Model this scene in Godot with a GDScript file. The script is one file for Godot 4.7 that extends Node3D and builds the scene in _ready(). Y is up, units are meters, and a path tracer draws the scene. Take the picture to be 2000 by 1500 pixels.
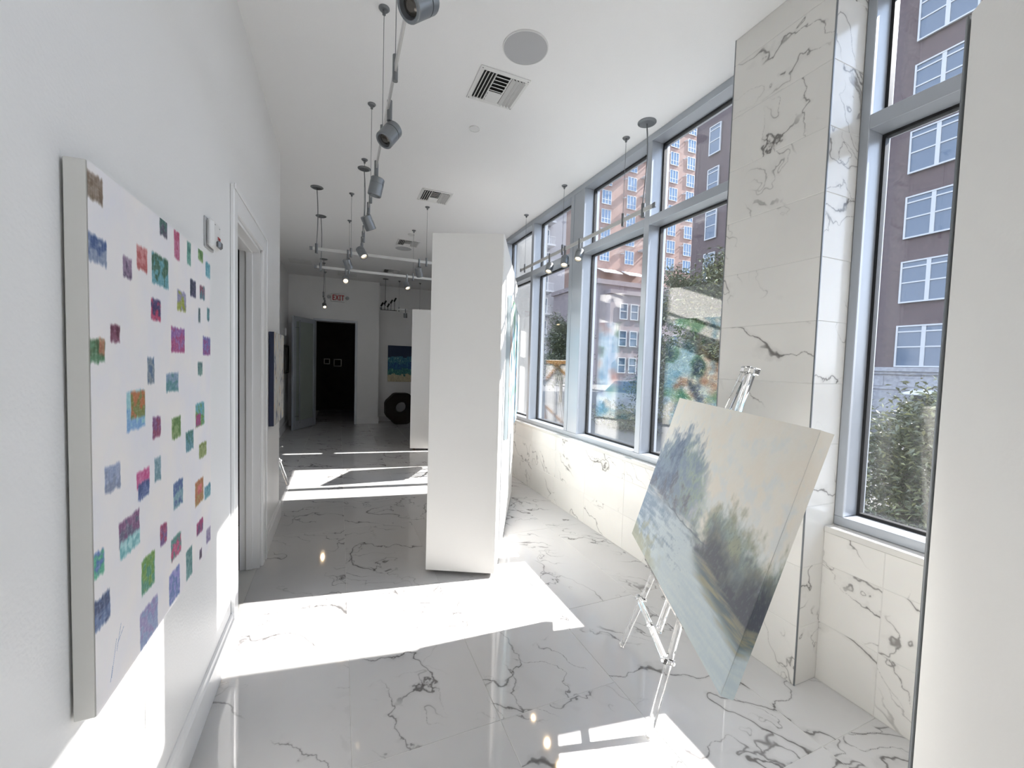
extends Node3D
# A gallery corridor with polished marble tiles, a window wall on the right and a street outside.

const H := 3.44           # ceiling height
const XL := -0.52         # left wall face
const XR := -1.06         # recessed left wall face
const XW := 2.245         # tiled parapet face
const XF := 2.315         # window frame inner face
const XG := 2.44          # glass
const XO := 2.5           # outer face of window wall
const ZB := -10.55        # back wall face

var M := {}
var counts := {}
var cache := {}
var rng := RandomNumberGenerator.new()

# ---------------------------------------------------------------- mesh builder
class MB:
	var v := PackedVector3Array()
	var n := PackedVector3Array()
	var uv := PackedVector2Array()
	func tri(a: Vector3, b: Vector3, c: Vector3, na: Vector3, nb: Vector3, nc: Vector3, ua := Vector2.ZERO, ub := Vector2.ZERO, uc := Vector2.ZERO) -> void:
		var g := (b - a).cross(c - a)
		if g.dot(na + nb + nc) > 0.0:
			v.append(a); v.append(c); v.append(b)
			n.append(na); n.append(nc); n.append(nb)
			uv.append(ua); uv.append(uc); uv.append(ub)
		else:
			v.append(a); v.append(b); v.append(c)
			n.append(na); n.append(nb); n.append(nc)
			uv.append(ua); uv.append(ub); uv.append(uc)
	func quad(a: Vector3, b: Vector3, c: Vector3, d: Vector3, nn: Vector3, ua := Vector2(0, 0), ub := Vector2(1, 0), uc := Vector2(1, 1), ud := Vector2(0, 1)) -> void:
		tri(a, b, c, nn, nn, nn, ua, ub, uc)
		tri(a, c, d, nn, nn, nn, ua, uc, ud)
	func flat(pts: Array, inside: Vector3) -> void:
		var nn: Vector3 = (pts[1] - pts[0]).cross(pts[2] - pts[0]).normalized()
		if nn.dot(pts[0] - inside) < 0.0:
			nn = -nn
		for i in range(1, pts.size() - 1):
			tri(pts[0], pts[i], pts[i + 1], nn, nn, nn)
	# chamfered box
	func box(c: Vector3, s: Vector3, b := 0.0, t := Basis.IDENTITY) -> void:
		var h := s * 0.5
		b = minf(b, minf(h.x, minf(h.y, h.z)) * 0.9)
		if b <= 0.0:
			for ax in 3:
				for sg in [-1.0, 1.0]:
					var nn := Vector3.ZERO
					nn[ax] = sg
					var p := []
					for q in [[-1, -1], [1, -1], [1, 1], [-1, 1]]:
						var w := Vector3.ZERO
						w[ax] = sg * h[ax]
						w[(ax + 1) % 3] = q[0] * h[(ax + 1) % 3]
						w[(ax + 2) % 3] = q[1] * h[(ax + 2) % 3]
						p.append(c + t * w)
					quad(p[0], p[1], p[2], p[3], t * nn)
			return
		for ax in 3:
			var k := (ax + 1) % 3
			var l := (ax + 2) % 3
			for sg in [-1.0, 1.0]:
				var p := []
				for q in [[-1, -1], [1, -1], [1, 1], [-1, 1]]:
					var w := Vector3.ZERO
					w[ax] = sg * h[ax]
					w[k] = q[0] * (h[k] - b)
					w[l] = q[1] * (h[l] - b)
					p.append(c + t * w)
				flat(p, c)
			for s1 in [-1.0, 1.0]:
				for s2 in [-1.0, 1.0]:
					var p := []
					for e in [[0, -1], [0, 1], [1, 1], [1, -1]]:
						var w := Vector3.ZERO
						w[ax] = e[1] * (h[ax] - b)
						w[k] = s1 * (h[k] if e[0] == 0 else h[k] - b)
						w[l] = s2 * (h[l] - b if e[0] == 0 else h[l])
						p.append(c + t * w)
					flat(p, c)
		for sx in [-1.0, 1.0]:
			for sy in [-1.0, 1.0]:
				for sz in [-1.0, 1.0]:
					flat([c + t * Vector3(sx * h.x, sy * (h.y - b), sz * (h.z - b)), c + t * Vector3(sx * (h.x - b), sy * h.y, sz * (h.z - b)), c + t * Vector3(sx * (h.x - b), sy * (h.y - b), sz * h.z)], c)
	# box given by two corners
	func bb(a: Vector3, z: Vector3, b := 0.0) -> void:
		box((a + z) * 0.5, (z - a).abs(), b)
	# profile of (radius, height) turned about a basis' y axis
	func lathe(o: Vector3, t: Basis, prof: Array, seg := 20) -> void:
		for i in prof.size() - 1:
			var r0: float = prof[i].x
			var y0: float = prof[i].y
			var r1: float = prof[i + 1].x
			var y1: float = prof[i + 1].y
			var d := Vector2(r1 - r0, y1 - y0)
			if d.length() < 1e-7:
				continue
			var pn := Vector2(d.y, -d.x).normalized()
			for k in seg:
				var a0 := TAU * k / seg
				var a1 := TAU * (k + 1) / seg
				var e0 := Vector3(cos(a0), 0, sin(a0))
				var e1 := Vector3(cos(a1), 0, sin(a1))
				var n0 := t * (e0 * pn.x + Vector3(0, pn.y, 0))
				var n1 := t * (e1 * pn.x + Vector3(0, pn.y, 0))
				var p00 := o + t * (e0 * r0 + Vector3(0, y0, 0))
				var p01 := o + t * (e1 * r0 + Vector3(0, y0, 0))
				var p10 := o + t * (e0 * r1 + Vector3(0, y1, 0))
				var p11 := o + t * (e1 * r1 + Vector3(0, y1, 0))
				if r0 > 1e-6:
					tri(p00, p01, p11, n0, n1, n1)
				if r1 > 1e-6:
					tri(p00, p11, p10, n0, n1, n0)
	func rod(a: Vector3, b: Vector3, r: float, seg := 10, r2 := -1.0) -> void:
		var d := b - a
		var y := d.normalized()
		var x := y.cross(Vector3(0.31, 0.2, 0.93)).normalized()
		var t := Basis(x, y, x.cross(y))
		var e := r if r2 < 0.0 else r2
		lathe(a, t, [Vector2(0, 0), Vector2(r, 0), Vector2(e, d.length()), Vector2(0, d.length())], seg)
	# square bar between two points
	func bar(a: Vector3, b: Vector3, w: float, h: float, up := Vector3.UP, ch := 0.0) -> void:
		var z := (b - a).normalized()
		var x := up.cross(z).normalized()
		var y := z.cross(x)
		box((a + b) * 0.5, Vector3(w, h, (b - a).length()), ch, Basis(x, y, z))
	# extruded polygon, points in the basis' xy plane, depth along its z
	func prism(o: Vector3, t: Basis, poly: PackedVector2Array, d0: float, d1: float) -> void:
		var idx := Geometry2D.triangulate_polygon(poly)
		for i in range(0, idx.size(), 3):
			for e in [[d0, -1.0], [d1, 1.0]]:
				var q := []
				for k in 3:
					var p := poly[idx[i + k]]
					q.append(o + t * Vector3(p.x, p.y, e[0]))
				var nn: Vector3 = t.z * e[1]
				tri(q[0], q[1], q[2], nn, nn, nn)
		var cw := Geometry2D.is_polygon_clockwise(poly)
		for i in poly.size():
			var a := poly[i]
			var b := poly[(i + 1) % poly.size()]
			var e := (b - a).normalized()
			var o2 := Vector2(-e.y, e.x) if cw else Vector2(e.y, -e.x)
			var nn := t * Vector3(o2.x, o2.y, 0)
			quad(o + t * Vector3(a.x, a.y, d0), o + t * Vector3(b.x, b.y, d0), o + t * Vector3(b.x, b.y, d1), o + t * Vector3(a.x, a.y, d1), nn)
	func mesh() -> ArrayMesh:
		var arr := []
		arr.resize(Mesh.ARRAY_MAX)
		arr[Mesh.ARRAY_VERTEX] = v
		arr[Mesh.ARRAY_NORMAL] = n
		arr[Mesh.ARRAY_TEX_UV] = uv
		var m := ArrayMesh.new()
		m.add_surface_from_arrays(Mesh.PRIMITIVE_TRIANGLES, arr)
		return m

# ---------------------------------------------------------------- scene helpers
func numbered(called: String) -> String:
	var k: int = counts.get(called, 0)
	counts[called] = k + 1
	return called if k == 0 else "%s_%03d" % [called, k]

func thing(called: String, label: String, category: String, at := Vector3.ZERO, group := "", t := Basis.IDENTITY) -> Node3D:
	var o := Node3D.new()
	o.name = numbered(called)
	add_child(o)
	o.transform = Transform3D(t, at)
	o.set_meta("label", label)
	o.set_meta("category", category)
	if group != "":
		o.set_meta("group", group)
	return o

func part(called: String, mesh: Mesh, m: Material, parent: Node, at := Vector3.ZERO, t := Basis.IDENTITY) -> MeshInstance3D:
	var o := MeshInstance3D.new()
	o.name = called
	o.mesh = mesh
	o.material_override = m
	parent.add_child(o, true)
	o.transform = Transform3D(t, at)
	return o

func one(called: String, mesh: Mesh, m: Material, label: String, category: String, at := Vector3.ZERO, group := "", t := Basis.IDENTITY) -> MeshInstance3D:
	var o := part(numbered(called), mesh, m, self, at, t)
	o.set_meta("label", label)
	o.set_meta("category", category)
	if group != "":
		o.set_meta("group", group)
	return o

func struct_(called: String, mesh: Mesh, m: Material, at := Vector3.ZERO) -> MeshInstance3D:
	var o := part(called, mesh, m, self, at)
	o.set_meta("kind", "structure")
	return o

func cb(s: Vector3, b := 0.0) -> ArrayMesh:          # cached box, centred
	var key := "%s/%s" % [s, b]
	if not cache.has(key):
		var q := MB.new()
		q.box(Vector3.ZERO, s, b)
		cache[key] = q.mesh()
	return cache[key]

func relabel(o: Node3D, label: String) -> void:
	o.set_meta("label", label)

func copy(o: Node3D, called: String, at: Vector3, label := "", t = null) -> Node3D:
	var c := o.duplicate()
	c.name = numbered(called)
	add_child(c)
	c.position = at
	if t != null:
		c.basis = t
	if label != "":
		c.set_meta("label", label)
	return c

func mat(c: Color, rough := 0.6, metal := 0.0, spec := 0.5) -> StandardMaterial3D:
	var m := StandardMaterial3D.new()
	m.albedo_color = c
	m.roughness = rough
	m.metallic = metal
	m.metallic_specular = spec
	return m

func lin(r: float, g: float, b: float) -> Color:     # a linear colour as sRGB
	return Color(r, g, b).linear_to_srgb()

func noise(sd: int, f: float, oct := 4, kind := FastNoiseLite.TYPE_SIMPLEX_SMOOTH) -> FastNoiseLite:
	var q := FastNoiseLite.new()
	q.seed = sd
	q.frequency = f
	q.noise_type = kind
	q.fractal_octaves = oct
	if oct == 1:
		q.fractal_type = FastNoiseLite.FRACTAL_NONE
	return q

func bump(m: StandardMaterial3D, f: float, cm: float, scale: float, sd := 3) -> StandardMaterial3D:
	var t := NoiseTexture2D.new()
	t.width = 512
	t.height = 512
	t.seamless = true
	t.noise = noise(sd, f, 3)
	m.heightmap_enabled = true
	m.heightmap_texture = t
	m.heightmap_scale = cm
	m.uv1_triplanar = true
	m.uv1_world_triplanar = true
	m.uv1_scale = Vector3.ONE * scale
	return m

func tinted(m: StandardMaterial3D, sd: int, f: float, a: Color, b: Color, scale: float) -> StandardMaterial3D:
	var t := NoiseTexture2D.new()
	t.width = 512
	t.height = 512
	t.seamless = true
	t.noise = noise(sd, f, 5)
	var g := Gradient.new()
	g.set_color(0, a)
	g.set_color(1, b)
	g.set_offset(0, 0.25)
	g.set_offset(1, 0.75)
	t.color_ramp = g
	m.albedo_texture = t
	m.uv1_triplanar = true
	m.uv1_world_triplanar = true
	m.uv1_scale = Vector3.ONE * scale
	return m

# ---------------------------------------------------------------- textures
func marble_image() -> Image:
	var S := 1536                     # 4.2 m of stone
	var wx := noise(11, 0.9, 5)
	var wy := noise(12, 0.9, 5)
	var fx := noise(13, 9.0, 4)
	var a := noise(21, 0.9, 3)
	var b := noise(22, 2.6, 3)
	var mk := noise(23, 0.9, 2)
	var mk2 := noise(24, 1.1, 2)
	var cl := noise(25, 1.6, 4)
	var data := PackedByteArray()
	data.resize(S * S * 3)
	var sc := 4.2 / S
	var k := 0
	for j in S:
		for i in S:
			var x := i * sc
			var y := j * sc
			# veins run slantwise
			var p := (x * 0.80 + y * 0.60)
			var q := (-x * 0.60 + y * 0.80)
			var dx := wx.get_noise_2d(x, y) * 0.30
			var dy := wy.get_noise_2d(x, y) * 0.30
			var fine := fx.get_noise_2d(x, y) * 0.03
			var v1 := absf(a.get_noise_2d(p * 0.62 + dx + fine, q * 1.5 + dy + fine))
			var v2 := absf(b.get_noise_2d(p * 0.7 + dx * 1.3 + fine, q * 1.4 + dy * 1.3 - fine))
			var m1 := clampf(mk.get_noise_2d(x, y) * 3.0 + 0.50, 0.0, 1.0)
			var m2 := clampf(mk2.get_noise_2d(x, y) * 3.4 - 0.15, 0.0, 1.0)
			var s1 := clampf(1.25 - v1 / (0.005 + 0.009 * m1), 0.0, 1.0) * m1
			var s1b := clampf(1.0 - v1 / 0.075, 0.0, 1.0) * m1 * m1 * 0.13
			var s2 := clampf(1.2 - v2 / (0.010 + 0.016 * m2), 0.0, 1.0) * m2
			var s2b := clampf(1.0 - v2 / 0.12, 0.0, 1.0) * m2 * 0.10
			var s := clampf(s1 * 0.70 + s1b + s2 * 0.56 + s2b, 0.0, 1.0)
			var c := cl.get_noise_2d(x, y) * 0.02
			data[k] = int(((0.885 + c) * (1.0 - s) + 0.40 * s) * 255.0)
			data[k + 1] = int(((0.882 + c) * (1.0 - s) + 0.39 * s) * 255.0)
			data[k + 2] = int(((0.875 + c) * (1.0 - s) + 0.385 * s) * 255.0)
			k += 3
	return Image.create_from_data(S, S, false, Image.FORMAT_RGB8, data)

const PATCHES := [[0.029,0.039,0.072,0.037,"8a7766 75604c"],[0.036,0.147,0.087,0.039,"3c5890 7f8fae"],[0.456,0.017,0.057,0.034,"2f5f58 4d4a60"],[0.579,0.037,0.047,0.064,"b83a66 c06a90"],[0.710,0.036,0.037,0.057,"2f7a70 5aa090"],[0.859,0.018,0.060,0.026,"3f7a35 7aa05a"],[0.965,0.048,0.064,0.039,"3f92a8 6ab0c0"],[0.289,0.121,0.063,0.043,"d08080 b85050"],[0.195,0.155,0.046,0.032,"8a7090 5a4868"],[0.426,0.128,0.130,0.063,"2f6048 4f98a8"],[0.757,0.132,0.064,0.039,"1f2c48 3a3a60"],[0.880,0.131,0.064,0.034,"8a5068 4a7888"],[0.625,0.182,0.087,0.045,"8a88b0 94a030"],[0.387,0.225,0.069,0.042,"3a3068 c03060"],[0.838,0.205,0.020,0.034,"2f5058 4a6868"],[0.967,0.193,0.032,0.031,"4a8890 3a6870"],[0.120,0.293,0.044,0.025,"5a2038 7a3a58"],[0.028,0.328,0.070,0.034,"3f6038 4a8058"],[0.052,0.320,0.020,0.021,"c08868 b06a50"],[0.585,0.291,0.130,0.057,"9060a8 a83a78"],[0.940,0.299,0.105,0.050,"6a68b0 8a4088"],[0.844,0.372,0.056,0.031,"3a6870 5a8880"],[0.343,0.369,0.044,0.050,"4a6a90 7a8a98"],[0.525,0.403,0.110,0.039,"7a98b8 4a8a90"],[0.238,0.452,0.113,0.073,"8fc8d0 6aa0d8"],[0.251,0.441,0.085,0.048,"c06a38 7a8038"],[0.384,0.506,0.057,0.040,"7a4880 8a3058"],[0.560,0.527,0.083,0.049,"4a7830 7a9858"],[0.840,0.516,0.114,0.064,"50a0b0 5a9038"],[0.817,0.532,0.055,0.028,"b03078 a04080"],[0.706,0.582,0.085,0.049,"2f7068 4a8898"],[0.877,0.635,0.100,0.037,"6a8030 90a060"],[0.097,0.573,0.074,0.042,"8a9ac0 7a88a8"],[0.280,0.610,0.083,0.028,"c83a80 d06098"],[0.282,0.637,0.071,0.027,"2f4a88 4a60a0"],[0.389,0.609,0.043,0.048,"7aa0b0 5a8898"],[0.575,0.710,0.092,0.062,"3a5a98 6a98a8"],[0.825,0.760,0.105,0.066,"b06030 a07838"],[0.832,0.753,0.052,0.020,"e07070 d05860"],[0.945,0.786,0.085,0.034,"3a8098 5aa0b0"],[0.187,0.698,0.117,0.042,"7a4878 5a5878"],[0.190,0.732,0.116,0.026,"a0d8d8 60b0b8"],[0.432,0.783,0.052,0.043,"a03060 6a4888"],[0.549,0.850,0.095,0.049,"3a8078 c04070"],[0.831,0.875,0.083,0.033,"a02868 5a3868"],[0.955,0.938,0.060,0.039,"9a90b0 7a6a98"],[0.691,0.945,0.066,0.078,"3a7878 5a9090"],[0.838,0.966,0.026,0.023,"4a3058 3a2848"],[0.020,0.718,0.048,0.038,"4a70b8 3aa880"],[0.308,0.837,0.090,0.071,"5a9030 3a8868"],[0.530,0.950,0.099,0.074,"8a88d0 5a78b8"],[0.029,0.813,0.080,0.048,"2a4070 4a68a0"],[0.311,0.955,0.124,0.076,"8a80b8 7a90c0"]]

func patches_image() -> Image:
	var W := 640
	var HH := 860
	var im := Image.create(W, HH, false, Image.FORMAT_RGB8)
	var cl := noise(31, 0.006, 4)
	var br := noise(32, 0.05, 3)
	var bx := noise(33, 0.02, 2)
	for j in HH:
		for i in W:
			var c := cl.get_noise_2d(i, j) * 0.03
			im.set_pixel(i, j, Color(0.945 + c, 0.935 + c * 0.6, 0.94 - c * 0.3))
	var id := 0
	for p in PATCHES:
		var cc: PackedStringArray = p[4].split(" ")
		var c1 := Color.html(cc[0])
		var c2 := Color.html(cc[1])
		var cx: float = p[0] * W
		var cy: float = p[1] * HH
		var hw: float = p[2] * W * 0.5 + 2.0
		var hh: float = p[3] * HH * 0.5 + 3.0
		id += 1
		for j in range(maxi(0, int(cy - hh - 10)), mini(HH, int(cy + hh + 10))):
			for i in range(maxi(0, int(cx - hw - 10)), mini(W, int(cx + hw + 10))):
				var e := br.get_noise_2d(i * 0.3 + id * 71, j * 0.7) * 2.2
				var ax := absf(i - cx) - hw + e
				var ay := absf(j - cy) - hh + br.get_noise_2d(i * 1.1 + id * 29, j * 0.2) * 4.0 + br.get_noise_2d(i * 3.0, id * 7.0) * 2.5
				var al := clampf(0.6 - ax * 0.34, 0.0, 1.0) * clampf(0.6 - ay * 0.16, 0.0, 1.0) * (0.92 + 0.25 * br.get_noise_2d(i * 2.6, j * 0.5))
				if al <= 0.0:
					continue
				var t := clampf((j - cy) / hh * 0.9 + bx.get_noise_2d(i * 2.0 + id * 17, j * 2.0) * 2.2 + 0.5, 0.0, 1.0)
				var c := c1.lerp(c2, t)
				c = c.lightened(clampf(br.get_noise_2d(i * 1.4 + 400, j * 3.0 + id * 9) * 0.3, 0.0, 0.3))
				var gy := c.get_luminance()
				im.set_pixel(i, j, im.get_pixel(i, j).lerp(c.lerp(Color(gy, gy, gy), 0.14), clampf(al, 0.0, 1.0)))
	# a thin blue signature low on the left
	for s in [[0.075, 0.965, 0.105, 0.900], [0.105, 0.925, 0.130, 0.880], [0.110, 0.912, 0.145, 0.893], [0.070, 0.970, 0.082, 0.945]]:
		for k in 60:
			var t := k / 59.0
			var x := int(lerpf(s[0], s[2], t) * W)
			var y := int(lerpf(s[1], s[3], t) * HH)
			im.set_pixel(x, y, Color(0.45, 0.55, 0.72))
	return im

func landscape_image() -> Image:
	var W := 960
	var HH := 680
	var im := Image.create(W, HH, false, Image.FORMAT_RGB8)
	var n1 := noise(41, 3.0, 5)
	var n2 := noise(42, 8.0, 5)
	var n3 := noise(43, 26.0, 3)
	var n4 := noise(45, 46.0, 3)
	var st := noise(44, 5.0, 4)
	for j in HH:
		for i in W:
			var u := i / float(W)
			var v := j / float(HH)
			var a := n1.get_noise_2d(u * 1.4, v)
			var b := n2.get_noise_2d(u * 1.4, v)
			var f := n3.get_noise_2d(u * 1.5 + v * 0.25, v * 0.5)          # slanting dabs
			var g := n4.get_noise_2d(u * 1.4 + v * 0.3, v * 0.6)           # fine brush hairs
			var s := st.get_noise_2d(u * 0.7 + 3.0, v * 4.6 + u * 0.4)     # level strokes
			# sky: cream, warmer at the right, greyer low down
			var c := Color(0.925, 0.91, 0.87).lerp(Color(0.93, 0.90, 0.845), clampf(0.30 + a * 1.8 + (u - 0.55) * 0.8 - v * 0.5, 0.0, 1.0))
			c = c.lerp(Color(0.88, 0.895, 0.885), clampf(b * 1.5 + (v - 0.22) * 1.9, 0.0, 0.85))
			c = c.lightened(clampf(g * 0.10, 0.0, 0.1))
			# left trees
			var top := 0.175 + 0.26 * pow(clampf(absf(u - 0.28) / 0.34, 0.0, 1.4), 2.0)
			top += f * 0.055 + b * 0.11
			var right := 0.585 + b * 0.09 + f * 0.03
			var ml := smoothstep(-0.05, 0.10, v - top) * (1.0 - smoothstep(-0.10, 0.07, u - right)) * (1.0 - smoothstep(0.58, 0.74, v + s * 0.08))
			var tc := Color(0.49, 0.555, 0.63).lerp(Color(0.62, 0.69, 0.63), clampf(0.30 + b * 1.5 + f * 0.5 + (u - 0.26) * 1.6, 0.0, 1.0))
			tc = tc.lerp(Color(0.345, 0.415, 0.53), clampf(0.45 + a * 1.8 + b - absf(u - 0.16) * 2.0, 0.0, 0.9))
			tc = tc.lerp(Color(0.365, 0.375, 0.42), clampf((v - 0.40) * 3.2 + b * 1.6 - absf(u - 0.27) * 2.4, 0.0, 0.85))
			tc = tc.lerp(Color(0.53, 0.60, 0.70), clampf(g * 1.2 + f * 0.5 - 0.05, 0.0, 0.6))
			c = c.lerp(tc, ml * 0.92)
			# water
			var wl := 0.630 + s * 0.04 + (0.5 - u) * 0.03
			var mw := smoothstep(-0.04, 0.05, v - wl)
			var wc := Color(0.755, 0.81, 0.835).lerp(Color(0.80, 0.845, 0.85), clampf(0.5 + s * 1.2 + g * 0.4, 0.0, 1.0))
			wc = wc.lerp(Color(0.47, 0.555, 0.65), clampf((0.42 - u) * 1.9 + s * 0.9 + (0.80 - v) * 1.5 + b * 0.6 + g * 0.3, 0.0, 0.88))
			wc = wc.lerp(Color(0.66, 0.66, 0.56), clampf(smoothstep(0.84, 1.0, v + b * 0.18) * smoothstep(0.5, 0.15, u), 0.0, 0.75))
			c = c.lerp(wc, mw)
			# right trees
			var t2 := 0.40 + 2.1 * pow(absf(u - 0.755), 1.75) * (1.0 if u < 0.755 else 0.55) + f * 0.035 + b * 0.08
			var bank := 0.685 + (u - 0.62) * 0.24 + s * 0.03
			var m2 := smoothstep(-0.03, 0.09, v - t2) * smoothstep(0.56, 0.68, u + b * 0.08) * (1.0 - smoothstep(-0.04, 0.05, v - bank))
			var c2 := Color(0.60, 0.62, 0.535).lerp(Color(0.575, 0.64, 0.615), clampf(0.4 + b * 1.8, 0.0, 1.0))
			c2 = c2.lerp(Color(0.27, 0.285, 0.335), clampf((v - t2 - 0.08) * 6.0 + a * 0.8 + b * 0.7 + (u - 0.85) * 0.9, 0.0, 0.95))
			c2 = c2.lerp(Color(0.43, 0.47, 0.46), clampf(g + f * 0.5 - 0.10, 0.0, 0.5))
			c = c.lerp(c2, m2 * 0.95)
			# ochre bank below them
			var mb := smoothstep(-0.05, 0.02, v - bank) * (1.0 - smoothstep(0.03, 0.10, v - bank + s * 0.06)) * smoothstep(0.58, 0.74, u)
			c = c.lerp(Color(0.585, 0.56, 0.45).lerp(Color(0.36, 0.42, 0.44), clampf(0.5 + s * 2.2, 0.0, 1.0)), mb * 0.85)
			# thin dark shore
			var ms := (1.0 - smoothstep(0.0, 0.016, absf(v - wl + b * 0.02))) * smoothstep(0.22, 0.36, u) * (1.0 - smoothstep(0.62, 0.76, u))
			c = c.lerp(Color(0.31, 0.36, 0.41), ms * 0.55)
			im.set_pixel(i, j, c)
	return im

func sea_image() -> Image:
	var W := 256
	var HH := 300
	var im := Image.create(W, HH, false, Image.FORMAT_RGB8)
	var n1 := noise(51, 3.0, 4)
	var n2 := noise(52, 14.0, 3)
	for j in HH:
		for i in W:
			var u := i / float(W)
			var v := j / float(HH) + n1.get_noise_2d(u * 1.6, j / float(HH) * 3.0) * 0.10
			var w := n2.get_noise_2d(u, v * 5.0)
			var c := Color(0.03, 0.16, 0.30)
			if v > 0.30:
				c = Color(0.10, 0.40, 0.52).lerp(Color(0.62, 0.78, 0.76), clampf(w * 2.2, 0.0, 1.0))
			if v > 0.48:
				c = Color(0.04, 0.24, 0.50).lerp(Color(0.25, 0.58, 0.62), clampf(w * 2.6 + 0.2, 0.0, 1.0))
			if v > 0.64:
				c = Color(0.05, 0.38, 0.42).lerp(Color(0.50, 0.75, 0.66), clampf(w * 2.6, 0.0, 1.0))
			if v > 0.80:
				c = Color(0.70, 0.66, 0.55).lerp(Color(0.85, 0.82, 0.70), clampf(w * 2.0 + 0.4, 0.0, 1.0))
			im.set_pixel(i, j, c)
	return im

func strokes_image() -> Image:
	var W := 256
	var HH := 320
	var im := Image.create(W, HH, false, Image.FORMAT_RGB8)
	var n1 := noise(61, 1.6, 3)
	var n2 := noise(62, 5.0, 4)
	for j in HH:
		for i in W:
			var u := i / float(W)
			var v := j / float(HH)
			var d := absf(n1.get_noise_2d(u * 2.2 + n2.get_noise_2d(u, v) * 0.12, v * 0.9))
			var c := Color(0.80, 0.80, 0.79).lerp(Color(0.86, 0.78, 0.66), clampf(n2.get_noise_2d(u + 5.0, v) * 2.0 - 0.2, 0.0, 0.6))
			c = c.lerp(Color(0.16, 0.22, 0.36), clampf(1.0 - d / 0.085, 0.0, 1.0) * clampf(0.65 + n2.get_noise_2d(u * 3.0, v), 0.0, 1.0))
			im.set_pixel(i, j, c)
	return im

func abstract_image() -> Image:
	var W := 320
	var HH := 300
	var im := Image.create(W, HH, false, Image.FORMAT_RGB8)
	var n1 := noise(71, 2.2, 4)
	var n2 := noise(72, 2.6, 4)
	var n3 := noise(73, 8.0, 3)
	for j in HH:
		for i in W:
			var u := i / float(W)
			var v := j / float(HH)
			var a := n1.get_noise_2d(u * 1.6, v * 0.8)
			var b := n2.get_noise_2d(u * 1.6 + 4.0, v * 0.8)
			var c := Color(0.66, 0.80, 0.87).lerp(Color(0.93, 0.93, 0.90), clampf(0.5 + a * 2.4, 0.0, 1.0))
			c = c.lerp(Color(0.34, 0.60, 0.74), clampf(b * 3.0 - 0.2, 0.0, 0.9))
			c = c.lerp(Color(0.62, 0.36, 0.24), clampf((a * 2.5 - 0.12) * (1.0 - absf(v - 0.5) * 3.0) + n3.get_noise_2d(u, v) * 0.4, 0.0, 0.85))
			c = c.lerp(Color(0.22, 0.50, 0.30), clampf((1.0 - absf(v - 0.72) * 12.0) * (0.35 + b * 2.0), 0.0, 0.6))
			c = c.lerp(Color(0.12, 0.20, 0.36), clampf((-b * 3.4 - 0.65) * (1.0 - absf(v - 0.55) * 2.0), 0.0, 0.8))
			im.set_pixel(i, j, c)
	return im

func tex_mat(im: Image, rough := 0.55) -> StandardMaterial3D:
	var m := mat(Color.WHITE, rough)
	m.albedo_texture = ImageTexture.create_from_image(im)
	return m

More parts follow.
